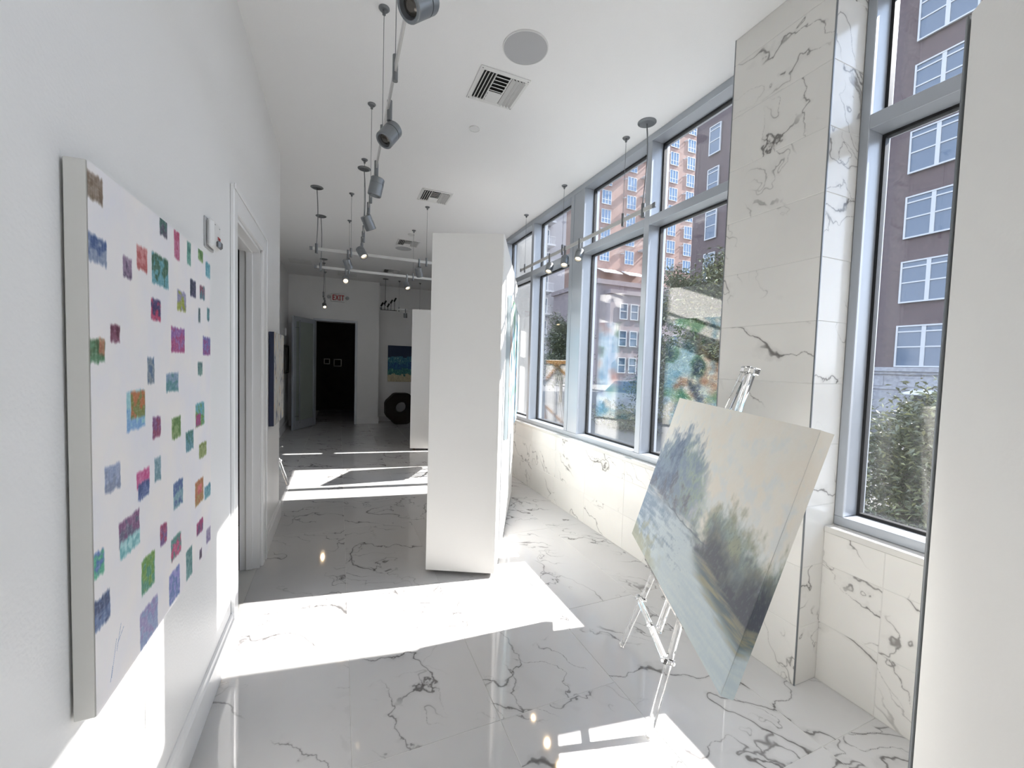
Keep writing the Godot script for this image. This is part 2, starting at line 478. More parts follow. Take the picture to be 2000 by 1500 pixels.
# ---------------------------------------------------------------- materials
func make_materials() -> void:
	M.marble_img = ImageTexture.create_from_image(marble_image())
	M.floor_tile = mat(Color(0.885, 0.885, 0.89), 0.05)
	M.floor_tile.albedo_texture = M.marble_img
	M.wall_tile = mat(Color(0.99, 0.985, 0.97), 0.16)
	M.wall_tile.albedo_texture = M.marble_img
	M.grout = mat(lin(0.66, 0.65, 0.62), 0.9)
	M.paint = bump(mat(lin(0.86, 0.86, 0.855), 0.42), 0.09, 0.05, 1.6)
	M.ceiling = bump(mat(lin(0.87, 0.87, 0.865), 0.75), 0.12, 0.06, 1.8)
	M.trim = mat(lin(0.87, 0.87, 0.87), 0.28)
	M.panel = bump(mat(lin(0.85, 0.84, 0.81), 0.5), 0.10, 0.04, 1.2)
	M.shaded_wall = mat(lin(0.05, 0.05, 0.052), 0.8)  # near-black colour stands in for the darkness of the unlit entry
	M.store_wall = mat(lin(0.03, 0.028, 0.028), 0.8)  # shade of the unlit store room put into the wall colour
	M.alu = mat(lin(0.42, 0.45, 0.49), 0.36, 0.35)
	M.gasket = mat(lin(0.008, 0.008, 0.009), 0.5)
	M.glass = mat(Color(0.20, 0.24, 0.24, 0.03), 0.0)
	M.glass.transparency = BaseMaterial3D.TRANSPARENCY_ALPHA
	M.acrylic = mat(Color(1.0, 1.0, 1.0, 0.0), 0.0)
	M.acrylic.refraction_enabled = true
	M.acrylic.refraction_scale = 0.049
	M.acrylic.transparency = BaseMaterial3D.TRANSPARENCY_ALPHA
	M.frost = mat(lin(0.30, 0.34, 0.31), 0.35)
	M.canvas = bump(mat(lin(0.76, 0.755, 0.72), 0.8), 0.5, 0.02, 6.0)
	M.navy = mat(lin(0.012, 0.02, 0.055), 0.6)
	M.steel = mat(lin(0.20, 0.21, 0.22), 0.4, 0.6)
	M.silver = mat(lin(0.23, 0.245, 0.26), 0.36, 0.7)
	M.track = mat(lin(0.60, 0.60, 0.59), 0.35, 0.5)
	M.black = mat(lin(0.012, 0.012, 0.013), 0.45)
	M.white_plastic = mat(lin(0.78, 0.78, 0.77), 0.4)
	M.vent_white = mat(lin(0.76, 0.76, 0.745), 0.45)
	M.grille = mat(lin(0.47, 0.475, 0.485), 0.8)
	M.duct = mat(lin(0.03, 0.03, 0.03), 0.8)
	M.red = mat(lin(0.42, 0.012, 0.02), 0.5)
	M.bulb = mat(lin(1.0, 0.88, 0.68), 0.4)
	M.bulb.emission_enabled = true
	M.bulb.emission = Color(1.0, 0.9, 0.74)
	M.bulb.emission_energy_multiplier = 2.0
	M.lens_dark = mat(lin(0.10, 0.09, 0.08), 0.08, 0.6)
	M.wood = tinted(mat(Color.WHITE, 0.55), 81, 0.03, Color(0.62, 0.45, 0.27), Color(0.74, 0.58, 0.38), 1.5)
	M.dark_wood = bump(mat(lin(0.010, 0.008, 0.006), 0.6), 0.35, 0.8, 5.0)
	M.caster = mat(lin(0.10, 0.05, 0.03), 0.6)
	# outdoors
	M.stucco = bump(mat(lin(0.46, 0.465, 0.46), 0.85), 0.06, 1.6, 4.0)
	M.pink = tinted(mat(Color.WHITE, 0.85), 91, 0.012, Color(0.585, 0.48, 0.44), Color(0.625, 0.515, 0.475), 0.06)
	M.brown = tinted(mat(Color.WHITE, 0.85), 92, 0.03, Color(0.335, 0.285, 0.292), Color(0.38, 0.32, 0.325), 0.25)
	M.mauve = tinted(mat(Color.WHITE, 0.85), 93, 0.02, Color(0.56, 0.52, 0.53), Color(0.60, 0.555, 0.56), 0.1)
	M.grey_block = mat(lin(0.24, 0.24, 0.265), 0.85)
	M.stone = tinted(mat(Color.WHITE, 0.85), 94, 0.03, Color(0.56, 0.56, 0.58), Color(0.63, 0.63, 0.645), 0.3)
	M.win_white = mat(lin(0.50, 0.51, 0.52), 0.5)
	M.win_glass = mat(lin(0.10, 0.14, 0.20), 0.06)
	M.win_blue = mat(lin(0.14, 0.24, 0.38), 0.06)
	M.awning = mat(lin(0.7, 0.7, 0.69), 0.8)
	M.rail = mat(lin(0.42, 0.43, 0.45), 0.5)
	M.pavement = tinted(mat(Color.WHITE, 0.9), 95, 0.05, Color(0.36, 0.35, 0.335), Color(0.41, 0.40, 0.385), 0.4)
	M.asphalt = tinted(mat(Color.WHITE, 0.9), 96, 0.08, Color(0.26, 0.26, 0.27), Color(0.31, 0.31, 0.31), 0.5)
	M.soil = mat(lin(0.06, 0.045, 0.03), 0.95)
	M.bark = bump(mat(lin(0.10, 0.075, 0.055), 0.9), 0.2, 1.0, 3.0)
	M.leaf = mat(lin(0.060, 0.080, 0.030), 0.16)
	M.leaf.vertex_color_use_as_albedo = true
	M.leaf.albedo_color = Color.WHITE
	M.leaf.backlight_enabled = true
	M.leaf.backlight = Color(0.22, 0.24, 0.12)
	M.car_paint = mat(lin(0.30, 0.31, 0.32), 0.2)
	M.car_dark = mat(lin(0.05, 0.055, 0.065), 0.2)

# ---------------------------------------------------------------- camera and light
func make_view() -> void:
	var cam := Camera3D.new()
	cam.name = "camera"
	cam.fov = 86.26577
	cam.near = 0.02
	cam.far = 400.0
	add_child(cam)
	cam.transform = Transform3D(Basis(Vector3(0.920895, 0.02999, 0.388655), Vector3(-0.009654, 0.998485, -0.054173), Vector3(-0.389691, 0.046136, 0.919789)), Vector3(0, 1.54, 0))
	cam.current = true
	var sun := DirectionalLight3D.new()
	sun.name = "sun"
	sun.light_color = Color(1.0, 0.985, 0.97)
	sun.light_energy = 2.8
	sun.light_angular_distance = 0.55
	sun.shadow_enabled = true
	add_child(sun)
	sun.look_at_from_position(Vector3(10, 8.92, 1.5), Vector3.ZERO, Vector3.UP)
	var sky_m := ProceduralSkyMaterial.new()
	sky_m.sky_top_color = Color(0.66, 0.73, 0.83)
	sky_m.sky_horizon_color = Color(0.86, 0.88, 0.91)
	sky_m.ground_bottom_color = Color(0.45, 0.44, 0.43)
	sky_m.ground_horizon_color = Color(0.70, 0.70, 0.70)
	sky_m.sun_angle_max = 1.0
	sky_m.sky_energy_multiplier = 1.5
	var sky := Sky.new()
	sky.sky_material = sky_m
	var env := Environment.new()
	env.background_mode = Environment.BG_SKY
	env.sky = sky
	env.tonemap_mode = Environment.TONE_MAPPER_LINEAR
	env.tonemap_exposure = 2.3
	env.sdfgi_enabled = true
	env.ssao_enabled = true
	env.ssil_enabled = true
	var we := WorldEnvironment.new()
	we.name = "world_environment"
	we.environment = env
	add_child(we)

# ---------------------------------------------------------------- room shell
var tile_window := 0

# one stone tile: a slab of size (w, d) in its own xz plane, top at y = 0, thickness 9 mm
func tile_mesh(w: float, d: float) -> ArrayMesh:
	tile_window += 1
	var q := MB.new()
	var b := 0.0012
	var hx := w * 0.5
	var hz := d * 0.5
	var ou := fmod(tile_window * 0.37, 1.0) * (1.0 - w / 4.2 - 0.002)
	var ov := fmod(tile_window * 0.61, 1.0) * (1.0 - d / 4.2 - 0.002)
	var U := func(x: float, z: float) -> Vector2: return Vector2(ou + (x + hx) / 4.2, ov + (z + hz) / 4.2)
	var p := [Vector3(-hx + b, 0, -hz + b), Vector3(hx - b, 0, -hz + b), Vector3(hx - b, 0, hz - b), Vector3(-hx + b, 0, hz - b)]
	q.quad(p[0], p[1], p[2], p[3], Vector3.UP, U.call(p[0].x, p[0].z), U.call(p[1].x, p[1].z), U.call(p[2].x, p[2].z), U.call(p[3].x, p[3].z))
	var o := [Vector3(-hx, -b, -hz), Vector3(hx, -b, -hz), Vector3(hx, -b, hz), Vector3(-hx, -b, hz)]
	for k in 4:
		var l := (k + 1) % 4
		var mid: Vector3 = (o[k] + o[l]) * 0.5
		var outn := Vector3(signf(mid.x) if absf(mid.x) > 1e-4 else 0.0, 0, signf(mid.z) if absf(mid.z) > 1e-4 else 0.0)
		var uu: Vector2 = U.call(o[k].x, o[k].z)
		var ul: Vector2 = U.call(o[l].x, o[l].z)
		q.quad(p[k], p[l], o[l], o[k], (outn + Vector3.UP).normalized(), uu, ul, ul, uu)
		q.quad(o[k], o[l], o[l] - Vector3(0, 0.008, 0), o[k] - Vector3(0, 0.008, 0), outn, uu, ul, ul, uu)
	return q.mesh()

func floor_tiles(fl: Node3D) -> void:
	var variants := []
	for k in 14:
		variants.append(tile_mesh(0.598, 1.198))
	var x0 := 0.062
	for c in range(-2, 5):
		var xa := x0 + 0.6 * c
		var xb := xa + 0.6
		var z0 := -1.576 if c < 2 else -0.98
		for k in range(-5, 9):
			var za := z0 - 1.2 * k          # nearer edge
			var zb := za - 1.2
			var ca := maxf(xa, XR)
			var ce := minf(xb, 2.87)
			if (za + zb) * 0.5 > -5.9:
				ce = minf(xb, XW)
			if zb > -4.46 + 0.3:
				ca = maxf(xa, XL - 0.02)
			var fa := minf(za, 4.0)
			var fb := maxf(zb, -11.0)
			if ce - ca < 0.02 or fa - fb < 0.02:
				continue
			var whole := absf(ce - ca - 0.6) < 1e-3 and absf(fa - fb - 1.2) < 1e-3
			var me: ArrayMesh = variants[(c * 5 + k * 3 + 40) % 14] if whole else tile_mesh(ce - ca - 0.002, fa - fb - 0.002)
			part("tile", me, M.floor_tile, fl, Vector3((ca + ce) * 0.5, 0.0, (fa + fb) * 0.5))

func wall_tiles(parent: Node3D, o: Vector3, along: Vector3, nrm: Vector3, us: Array, vs: Array) -> void:
	# us: cuts along the wall, vs: cuts in height
	var variants := {}
	for i in us.size() - 1:
		for j in vs.size() - 1:
			var w: float = absf(us[i + 1] - us[i]) - 0.0025
			var d: float = vs[j + 1] - vs[j] - 0.0025
			var me := tile_mesh(w, d)
			var c: Vector3 = o + along * ((us[i] + us[i + 1]) * 0.5) + Vector3.UP * ((vs[j] + vs[j + 1]) * 0.5) + nrm * 0.0016
			var z := along.cross(nrm)
			part("tile", me, M.wall_tile, parent, c, Basis(along, nrm, z))

func box_struct(called: String, a: Vector3, b: Vector3, m: Material) -> MeshInstance3D:
	var q := MB.new()
	q.bb(Vector3.ZERO, b - a)
	return struct_(called, q.mesh(), m, a)

func make_room() -> void:
	# floor bed with its stone tiles
	var bed := MB.new()
	bed.bb(Vector3(XR, -0.2, -14.0), Vector3(3.0, -0.0016, 4.2))
	bed.bb(Vector3(-2.8, -0.2, -4.0), Vector3(XR, -0.0016, -2.2))
	var fl := struct_("floor", bed.mesh(), M.grout)
	floor_tiles(fl)
	for k in 3:
		for c in range(-1, 2):
			var xa := maxf(0.062 + 0.6 * c, -0.90)
			var xb := minf(0.062 + 0.6 * (c + 1), 0.90)
			part("tile", tile_mesh(xb - xa - 0.002, 0.89), M.floor_tile, fl, Vector3((xa + xb) * 0.5, 0.0, -11.46 - 0.892 * k))
	var cq := MB.new()
	cq.bb(Vector3(-2.8, H, -6.05), Vector3(XO, H + 0.3, 4.2))
	cq.bb(Vector3(-2.8, H, -14.0), Vector3(3.0, H + 0.3, -6.05))
	struct_("ceiling", cq.mesh(), M.ceiling)
	# left wall with its doorway
	var q := MB.new()
	q.bb(Vector3(XL - 0.12, 0, -2.615), Vector3(XL, H, 4.0))
	q.bb(Vector3(XL - 0.12, 2.30, -3.43), Vector3(XL, H, -2.615))
	q.bb(Vector3(XL - 0.12, 0, -4.46), Vector3(XL, H, -3.43))
	struct_("wall_left", q.mesh(), M.paint)
	box_struct("wall_left_return", Vector3(XR, 0, -4.46), Vector3(XL - 0.12, H, -4.34), M.paint)
	box_struct("wall_left_recess", Vector3(XR - 0.15, 0, -14.0), Vector3(XR, H, -4.34), M.paint)
	# the dark store room behind the doorway
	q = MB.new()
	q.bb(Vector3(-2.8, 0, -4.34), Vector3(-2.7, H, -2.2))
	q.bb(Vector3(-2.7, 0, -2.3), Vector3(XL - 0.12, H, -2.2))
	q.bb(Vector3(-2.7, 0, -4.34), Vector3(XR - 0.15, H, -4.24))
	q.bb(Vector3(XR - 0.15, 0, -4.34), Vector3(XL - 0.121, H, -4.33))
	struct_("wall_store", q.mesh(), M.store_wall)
	# back wall with the entrance, stepped back on its right
	q = MB.new()
	q.bb(Vector3(XR - 0.15, 0, ZB - 0.4), Vector3(-0.50, H, ZB))
	q.bb(Vector3(-0.50, 2.44, ZB - 0.4), Vector3(0.37, H, ZB))
	q.bb(Vector3(0.37, 0, ZB - 0.4), Vector3(0.90, H, ZB))
	q.bb(Vector3(0.90, 0, ZB - 0.55), Vector3(3.1, H, ZB - 0.4))
	struct_("wall_back", q.mesh(), M.paint)
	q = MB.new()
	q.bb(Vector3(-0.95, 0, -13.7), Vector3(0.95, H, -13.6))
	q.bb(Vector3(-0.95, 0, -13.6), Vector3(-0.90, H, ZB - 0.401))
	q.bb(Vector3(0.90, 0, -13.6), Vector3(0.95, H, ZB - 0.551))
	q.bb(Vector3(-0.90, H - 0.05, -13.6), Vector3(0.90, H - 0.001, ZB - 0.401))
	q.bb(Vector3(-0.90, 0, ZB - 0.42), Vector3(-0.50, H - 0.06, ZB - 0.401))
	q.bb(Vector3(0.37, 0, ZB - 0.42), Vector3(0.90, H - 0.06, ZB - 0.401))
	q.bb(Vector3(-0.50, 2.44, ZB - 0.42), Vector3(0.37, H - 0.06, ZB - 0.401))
	struct_("wall_entry", q.mesh(), M.shaded_wall)
	# wall behind the camera
	box_struct("wall_front", Vector3(XL - 0.12, 0, 4.0), Vector3(XO, H, 4.2), M.paint)
	# right wall: parapet, column, step and the far stretch with a slit window
	q = MB.new()
	q.bb(Vector3(XW + 0.0016, -0.3, -5.9), Vector3(XO, 0.76, 4.0))
	var wr := struct_("wall_right", q.mesh(), M.grout)
	var us := [5.9, 5.79, 5.19, 4.59, 3.99, 3.39, 2.79, 2.19, 1.775]
	wall_tiles(wr, Vector3(XW + 0.0016, 0, 0), Vector3(0, 0, -1), Vector3(-1, 0, 0), us, [0.0, 0.295, 0.595, 0.757])
	wall_tiles(wr, Vector3(XW + 0.0016, 0, 0), Vector3(0, 0, -1), Vector3(-1, 0, 0), [1.239, 0.99, 0.39, -0.21, -0.81, -1.41, -2.01, -2.61, -3.21, -4.0], [0.0, 0.295, 0.595, 0.757])
	q = MB.new()
	q.bb(Vector3(2.0866, 0, -1.7734), Vector3(XO, H, -1.2406))
	var col := struct_("wall_column", q.mesh(), M.grout)
	var rows := [0.0]
	for k in range(1, 12):
		rows.append(0.3 * k - 0.005)
	rows.append(H)
	wall_tiles(col, Vector3(2.0866, 0, 0), Vector3(0, 0, -1), Vector3(-1, 0, 0), [1.7734, 1.2406], rows)
	wall_tiles(col, Vector3(0, 0, -1.2406), Vector3(1, 0, 0), Vector3(0, 0, 1), [2.0866, XF], rows)
	wall_tiles(col, Vector3(0, 0, -1.7734), Vector3(1, 0, 0), Vector3(0, 0, -1), [2.0866, XF], rows)
	q = MB.new()
	q.bb(Vector3(2.084, 0, -1.2385), Vector3(2.090, H, -1.2445))
	q.bb(Vector3(2.084, 0, -1.7755), Vector3(2.090, H, -1.7695))
	part("corner_trim", q.mesh(), M.silver, col)
	# sill ledges of stone
	for e in [[-5.9, -1.775], [-1.239, 4.0]]:
		var s := MB.new()
		s.bb(Vector3(XW - 0.006, 0.757, e[0]), Vector3(XF, 0.787, e[1]), 0.003)
		var o := struct_("trim_%d" % (1 if e[0] < -5.0 else 2), s.mesh(), M.wall_tile)
	q = MB.new()
	q.bb(Vector3(XF, -0.3, -6.05), Vector3(3.0, H, -5.9))
	q.bb(Vector3(2.87, -0.3, -14.0), Vector3(3.0, 0.832, -6.05))
	q.bb(Vector3(2.87, 0.832, -6.80), Vector3(3.0, H, -6.05))
	q.bb(Vector3(2.87, 0.832, -14.0), Vector3(3.0, H, -7.00))
	q.bb(Vector3(2.87, 3.385, -7.00), Vector3(3.0, H, -6.80))
	q.bb(Vector3(2.87, 2.713, -7.00), Vector3(3.0, 2.78, -6.80))
	struct_("wall_right_far", q.mesh(), M.paint)
	# rough rendered outside face of the step
	box_struct("wall_outside", Vector3(XO, -0.3, -5.899), Vector3(3.02, 4.6, -5.86), M.stucco)
	make_windows()
	make_baseboards()
	make_doorway()

func make_windows() -> void:
	# uprights [z far, z near]
	var ups := [[-5.93, -5.87], [-4.945, -4.88], [-3.96, -3.695], [-2.77, -2.707], [-1.82, -1.775]]
	var ups2 := [[-1.239, -1.20], [-0.275, -0.21], [0.715, 0.78], [1.705, 1.77], [2.695, 2.76], [3.685, 4.0]]  # bays behind the camera are unseen, added to let in more daylight
	var n := 0
	for set_ in [ups, ups2]:
		n += 1
		var z0: float = set_[0][0]
		var z1: float = set_[-1][1]
		var q := MB.new()
		q.bb(Vector3(XF, 0.787, z0), Vector3(XO, 0.832, z1), 0.002)
		q.bb(Vector3(XF, 3.385, z0), Vector3(XO, H, z1), 0.002)
		var w := struct_("window_%d" % n, q.mesh(), M.alu)
		for u in set_:
			var s := MB.new()
			if u[1] - u[0] > 0.2 and u[0] < 0.0:       # a doubled post with seams
				s.bb(Vector3(XF, 0.832, u[0]), Vector3(XO, 3.385, u[0] + 0.063), 0.003)
				s.bb(Vector3(XF + 0.006, 0.832, u[0] + 0.063), Vector3(XO, 3.385, u[1] - 0.063), 0.0)
				s.bb(Vector3(XF, 0.832, u[1] - 0.063), Vector3(XO, 3.385, u[1]), 0.003)
			else:
				s.bb(Vector3(XF, 0.832, u[0]), Vector3(XO, 3.385, u[1]), 0.003)
			part("mullion", s.mesh(), M.alu, w)
		for k in set_.size() - 1:
			var a: float = set_[k][1]
			var b: float = set_[k + 1][0]
			var s := MB.new()
			s.bb(Vector3(XF + 0.001, 2.713, a), Vector3(XO, 2.78, b), 0.002)
			part("transom", s.mesh(), M.alu, w)
			for e in [[0.832, 2.713], [2.78, 3.385]]:
				# black gasket round the pane
				var g := MB.new()
				var t := 0.014
				g.bb(Vector3(XG - 0.012, e[0], a), Vector3(XG + 0.02, e[0] + t, b))
				g.bb(Vector3(XG - 0.012, e[1] - t, a), Vector3(XG + 0.02, e[1], b))
				g.bb(Vector3(XG - 0.012, e[0] + t, a), Vector3(XG + 0.02, e[1] - t, a + t))
				g.bb(Vector3(XG - 0.012, e[0] + t, b - t), Vector3(XG + 0.02, e[1] - t, b))
				part("gasket", g.mesh(), M.gasket, w)
				var p := MB.new()
				var x := XG + 0.004
				for gx in [x - 0.008, x + 0.008]:          # double glazing: two thin sheets of glass
					p.bb(Vector3(gx - 0.002, e[0] + t * 0.5, a + t * 0.5), Vector3(gx + 0.002, e[1] - t * 0.5, b - t * 0.5))
				part("pane", p.mesh(), M.glass, w)
	# pane of the slit window
	var p := MB.new()
	p.quad(Vector3(2.94, 0.832, -7.0), Vector3(2.94, 0.832, -6.8), Vector3(2.94, 3.385, -6.8), Vector3(2.94, 3.385, -7.0), Vector3(-1, 0, 0))
	struct_("window_3", p.mesh(), M.glass)

func base_run(called: String, a: Vector3, b: Vector3, nrm: Vector3) -> void:
	# skirting board with a stepped, sloping top
	var along := (b - a).normalized()
	var q := MB.new()
	var t := Basis(nrm, Vector3.UP, nrm.cross(Vector3.UP))
	var poly := PackedVector2Array([Vector2(0, 0), Vector2(0.018, 0), Vector2(0.018, 0.135), Vector2(0.012, 0.142), Vector2(0.010, 0.160), Vector2(0.004, 0.166), Vector2(0, 0.166)])
	var len := (b - a).length()
	if t.z.dot(along) > 0.0:
		q.prism(Vector3.ZERO, t, poly, 0.0, len)
	else:
		q.prism(Vector3.ZERO, t, poly, -len, 0.0)
	struct_(called, q.mesh(), M.trim, a)

func make_baseboards() -> void:
	base_run("baseboard_left", Vector3(XL, 0, 4.0), Vector3(XL, 0, -2.535), Vector3(1, 0, 0))
	base_run("baseboard_left_end", Vector3(XL, 0, -3.56), Vector3(XL, 0, -4.478), Vector3(1, 0, 0))
	base_run("baseboard_return", Vector3(XL, 0, -4.46), Vector3(XR, 0, -4.46), Vector3(0, 0, -1))
	base_run("baseboard_recess", Vector3(XR, 0, -4.46), Vector3(XR, 0, ZB), Vector3(1, 0, 0))
	base_run("baseboard_back", Vector3(0.42, 0, ZB), Vector3(0.918, 0, ZB), Vector3(0, 0, 1))
	base_run("baseboard_back_step", Vector3(0.90, 0, ZB), Vector3(0.90, 0, ZB - 0.4), Vector3(1, 0, 0))
	base_run("baseboard_back_far", Vector3(0.90, 0, ZB - 0.4), Vector3(2.87, 0, ZB - 0.4), Vector3(0, 0, 1))

func make_doorway() -> void:
	# cased opening in the left wall
	var q := MB.new()
	var x := XL
	q.bb(Vector3(x, 0, -2.615), Vector3(x + 0.02, 2.425, -2.535), 0.004)
	q.bb(Vector3(x, 0, -3.56), Vector3(x + 0.02, 2.425, -3.43), 0.004)
	q.bb(Vector3(x, 2.30, -3.43), Vector3(x + 0.02, 2.425, -2.615), 0.004)
	var d := struct_("door_1", q.mesh(), M.trim)
	var s := MB.new()
	s.bb(Vector3(x + 0.02, 0, -3.565), Vector3(x + 0.028, 2.43, -3.535), 0.003)
	s.bb(Vector3(x + 0.02, 2.40, -3.565), Vector3(x + 0.028, 2.43, -2.53), 0.003)
	part("backband", s.mesh(), M.trim, d)
	s = MB.new()
	s.bb(Vector3(x - 0.125, 0, -3.43), Vector3(x + 0.002, 2.30, -3.41))
	s.bb(Vector3(x - 0.125, 2.28, -3.43), Vector3(x + 0.002, 2.30, -2.615))
	s.bb(Vector3(x - 0.125, 0, -2.635), Vector3(x + 0.002, 2.30, -2.615))
	s.bb(Vector3(x - 0.085, 0, -3.41), Vector3(x - 0.045, 2.28, -3.398), 0.002)
	s.bb(Vector3(x - 0.085, 2.268, -3.41), Vector3(x - 0.045, 2.28, -2.635), 0.002)
	part("jamb", s.mesh(), M.trim, d)
	# entrance frame in the back wall
	q = MB.new()
	q.bb(Vector3(-0.55, 0, ZB - 0.1), Vector3(-0.50, 2.48, ZB + 0.02), 0.003)
	q.bb(Vector3(0.355, 0, ZB - 0.1), Vector3(0.405, 2.48, ZB + 0.02), 0.003)
	q.bb(Vector3(-0.50, 2.43, ZB - 0.1), Vector3(0.355, 2.48, ZB + 0.02), 0.003)
	struct_("door_2", q.mesh(), M.alu)

# ---------------------------------------------------------------- pictures and panels
func canvas(called: String, label: String, w: float, h: float, d: float, face: Material, side: Material, at: Vector3, t: Basis) -> Node3D:
	# back at z = 0, face at z = d, origin at the middle of the bottom edge
	var o := thing(called, label, "painting", at, "", t)
	var q := MB.new()
	q.bb(Vector3(-w * 0.5, 0, 0), Vector3(w * 0.5, h, d - 0.001), 0.002)
	part("stretched_canvas", q.mesh(), side, o)
	var f := MB.new()
	f.quad(Vector3(-w * 0.5, h, d), Vector3(w * 0.5, h, d), Vector3(w * 0.5, 0, d), Vector3(-w * 0.5, 0, d), Vector3(0, 0, 1))
	part("painted_face", f.mesh(), face, o)
	return o

func make_pictures() -> void:
	var to_x := Basis(Vector3(0, 0, -1), Vector3.UP, Vector3(1, 0, 0))       # faces +x, its right is -z
	canvas("patchwork_painting", "large white canvas scattered with small coloured brush patches on the left wall", 0.87, 1.185, 0.038, tex_mat(patches_image()), M.canvas, Vector3(XL + 0.005, 0.748, -1.565), to_x)
	canvas("ribbon_painting", "white canvas with looping navy strokes and navy sides beside the doorway", 0.62, 0.765, 0.038, tex_mat(strokes_image()), M.navy, Vector3(XL + 0.002, 0.985, -4.10), to_x)
	canvas("seascape_painting", "blue and teal seascape canvas with a pale sand edge above the round sculpture", 0.95, 0.93, 0.04, tex_mat(sea_image()), M.canvas, Vector3(1.63, 1.02, ZB - 0.399), Basis.IDENTITY)
	# framed picture on the recessed wall
	var o := thing("framed_picture", "narrow black framed print on the recessed wall by the glass door", "picture", Vector3(XR, 1.22, -10.05), "", to_x)
	var q := MB.new()
	for e in [[Vector3(-0.35, 0, 0), Vector3(-0.31, 0.6, 0.035)], [Vector3(0.31, 0, 0), Vector3(0.35, 0.6, 0.035)], [Vector3(-0.31, 0, 0), Vector3(0.31, 0.04, 0.035)], [Vector3(-0.31, 0.56, 0), Vector3(0.31, 0.6, 0.035)]]:
		q.bb(e[0], e[1], 0.003)
	part("frame", q.mesh(), M.black, o)
	part("print", cb(Vector3(0.62, 0.52, 0.012)), M.grille, o, Vector3(0, 0.30, 0.008))
	var tb := MB.new()
	tb.box(Vector3.ZERO, Vector3(0.03, 0.16, 0.11), 0.006)
	var th := one("wall_thermostat", tb.mesh(), M.white_plastic, "small white upright control box on the recessed wall above the framed print", "thermostat", Vector3(XR + 0.016, 2.10, -9.95))
	part("front_plate", cb(Vector3(0.004, 0.12, 0.08), 0.001), M.trim, th, Vector3(0.017, 0, 0))

# free standing display wall on casters; origin at a bottom corner, +x along its end, +z along its length
func display_wall(label: String, at: Vector3, t: Basis, wide: float, long: float, high: float) -> Node3D:
	var o := thing("display_wall", label, "display wall", at, "", t)
	var q := MB.new()
	q.bb(Vector3(0.012, 0.03, 0.012), Vector3(wide - 0.012, high, long - 0.012), 0.002)
	part("core", q.mesh(), M.panel, o)
	for e in [[Vector3(0, 0.03, 0), Vector3(wide, high, 0.012)], [Vector3(0, 0.03, long - 0.012), Vector3(wide, high, long)]]:
		var s := MB.new()
		s.bb(e[0], e[1], 0.002)
		part("end_panel", s.mesh(), M.panel, o)
	for e in [[-0.004, 0.012], [wide - 0.012, wide + 0.004]]:
		var s := MB.new()
		s.bb(Vector3(e[0], 0.03, 0.014), Vector3(e[1], high, long * 0.5 - 0.002), 0.002)
		part("side_panel", s.mesh(), M.panel, o)
		s = MB.new()
		s.bb(Vector3(e[0], 0.03, long * 0.5 + 0.002), Vector3(e[1], high, long - 0.014), 0.002)
		part("side_panel", s.mesh(), M.panel, o)
	for cx in [0.06, wide - 0.06]:
		for cz in [0.06, long - 0.06]:
			var s := MB.new()
			s.rod(Vector3(cx - 0.02, 0.0165, cz), Vector3(cx + 0.02, 0.0165, cz), 0.0165, 14)
			s.box(Vector3(cx, 0.028, cz), Vector3(0.06, 0.008, 0.06), 0.002)
			part("caster", s.mesh(), M.caster, o)
	return o

func make_panels() -> void:
	# display wall by the windows: near left foot, near right foot, and its length
	var zd := Vector3(0.4435, 0, -0.8963)                 # along its length, away from us
	var xd := Vector3(0.8963, 0, 0.4435)                  # along its near end
	var lean := Basis(Vector3(0.44, 0, -0.9).normalized(), 0.0)
	var b := Basis(xd, Vector3.UP, zd)
	display_wall("tall white display wall on casters with a pale painting on its window side", Vector3(0.597, 0, -2.922), b, 0.505, 1.96, 2.45)
	var p := canvas("river_abstract", "pale blue and brown abstract canvas on the sunlit side of a display wall", 1.45, 1.17, 0.04, tex_mat(abstract_image()), null, Vector3.ZERO, Basis.IDENTITY)
	# its turned side is pale blue
	var side := mat(lin(0.50, 0.58, 0.62), 0.6)
	(p.get_child(0) as MeshInstance3D).material_override = side
	p.transform = Transform3D(Basis(zd, Vector3.UP, xd), Vector3(1.055, 0.93, -2.719) + zd * 1.12 + xd * 0.004)
	var u := p.transform
	u.basis = Basis(zd, Vector3.UP, zd.cross(Vector3.UP))
	p.transform = u
	# display wall in the far room
	display_wall("white display wall standing in the far room in front of the round sculpture", Vector3(1.16, 0, -7.23), Basis(Vector3(0.954, 0, 0.30), Vector3.UP, Vector3(0.30, 0, -0.954)), 0.5, 1.2, 2.45)
	# display wall close by on the right, turned towards the windows
	var a := Vector3(-0.70711, 0, 0.70711)
	var nb := Basis(a, Vector3.UP, Vector3(0.70711, 0, 0.70711))
	var o := display_wall("tall white display wall with a metal edge strip beside the tiled window parapet", Vector3(1.442, 0, -0.544), nb, 1.9, 0.42, 2.45)
	var s := MB.new()
	s.bb(Vector3(-0.012, 0.03, -0.004), Vector3(-0.0042, 2.448, 0.028), 0.001)
	part("edge_strip", s.mesh(), M.silver, o)

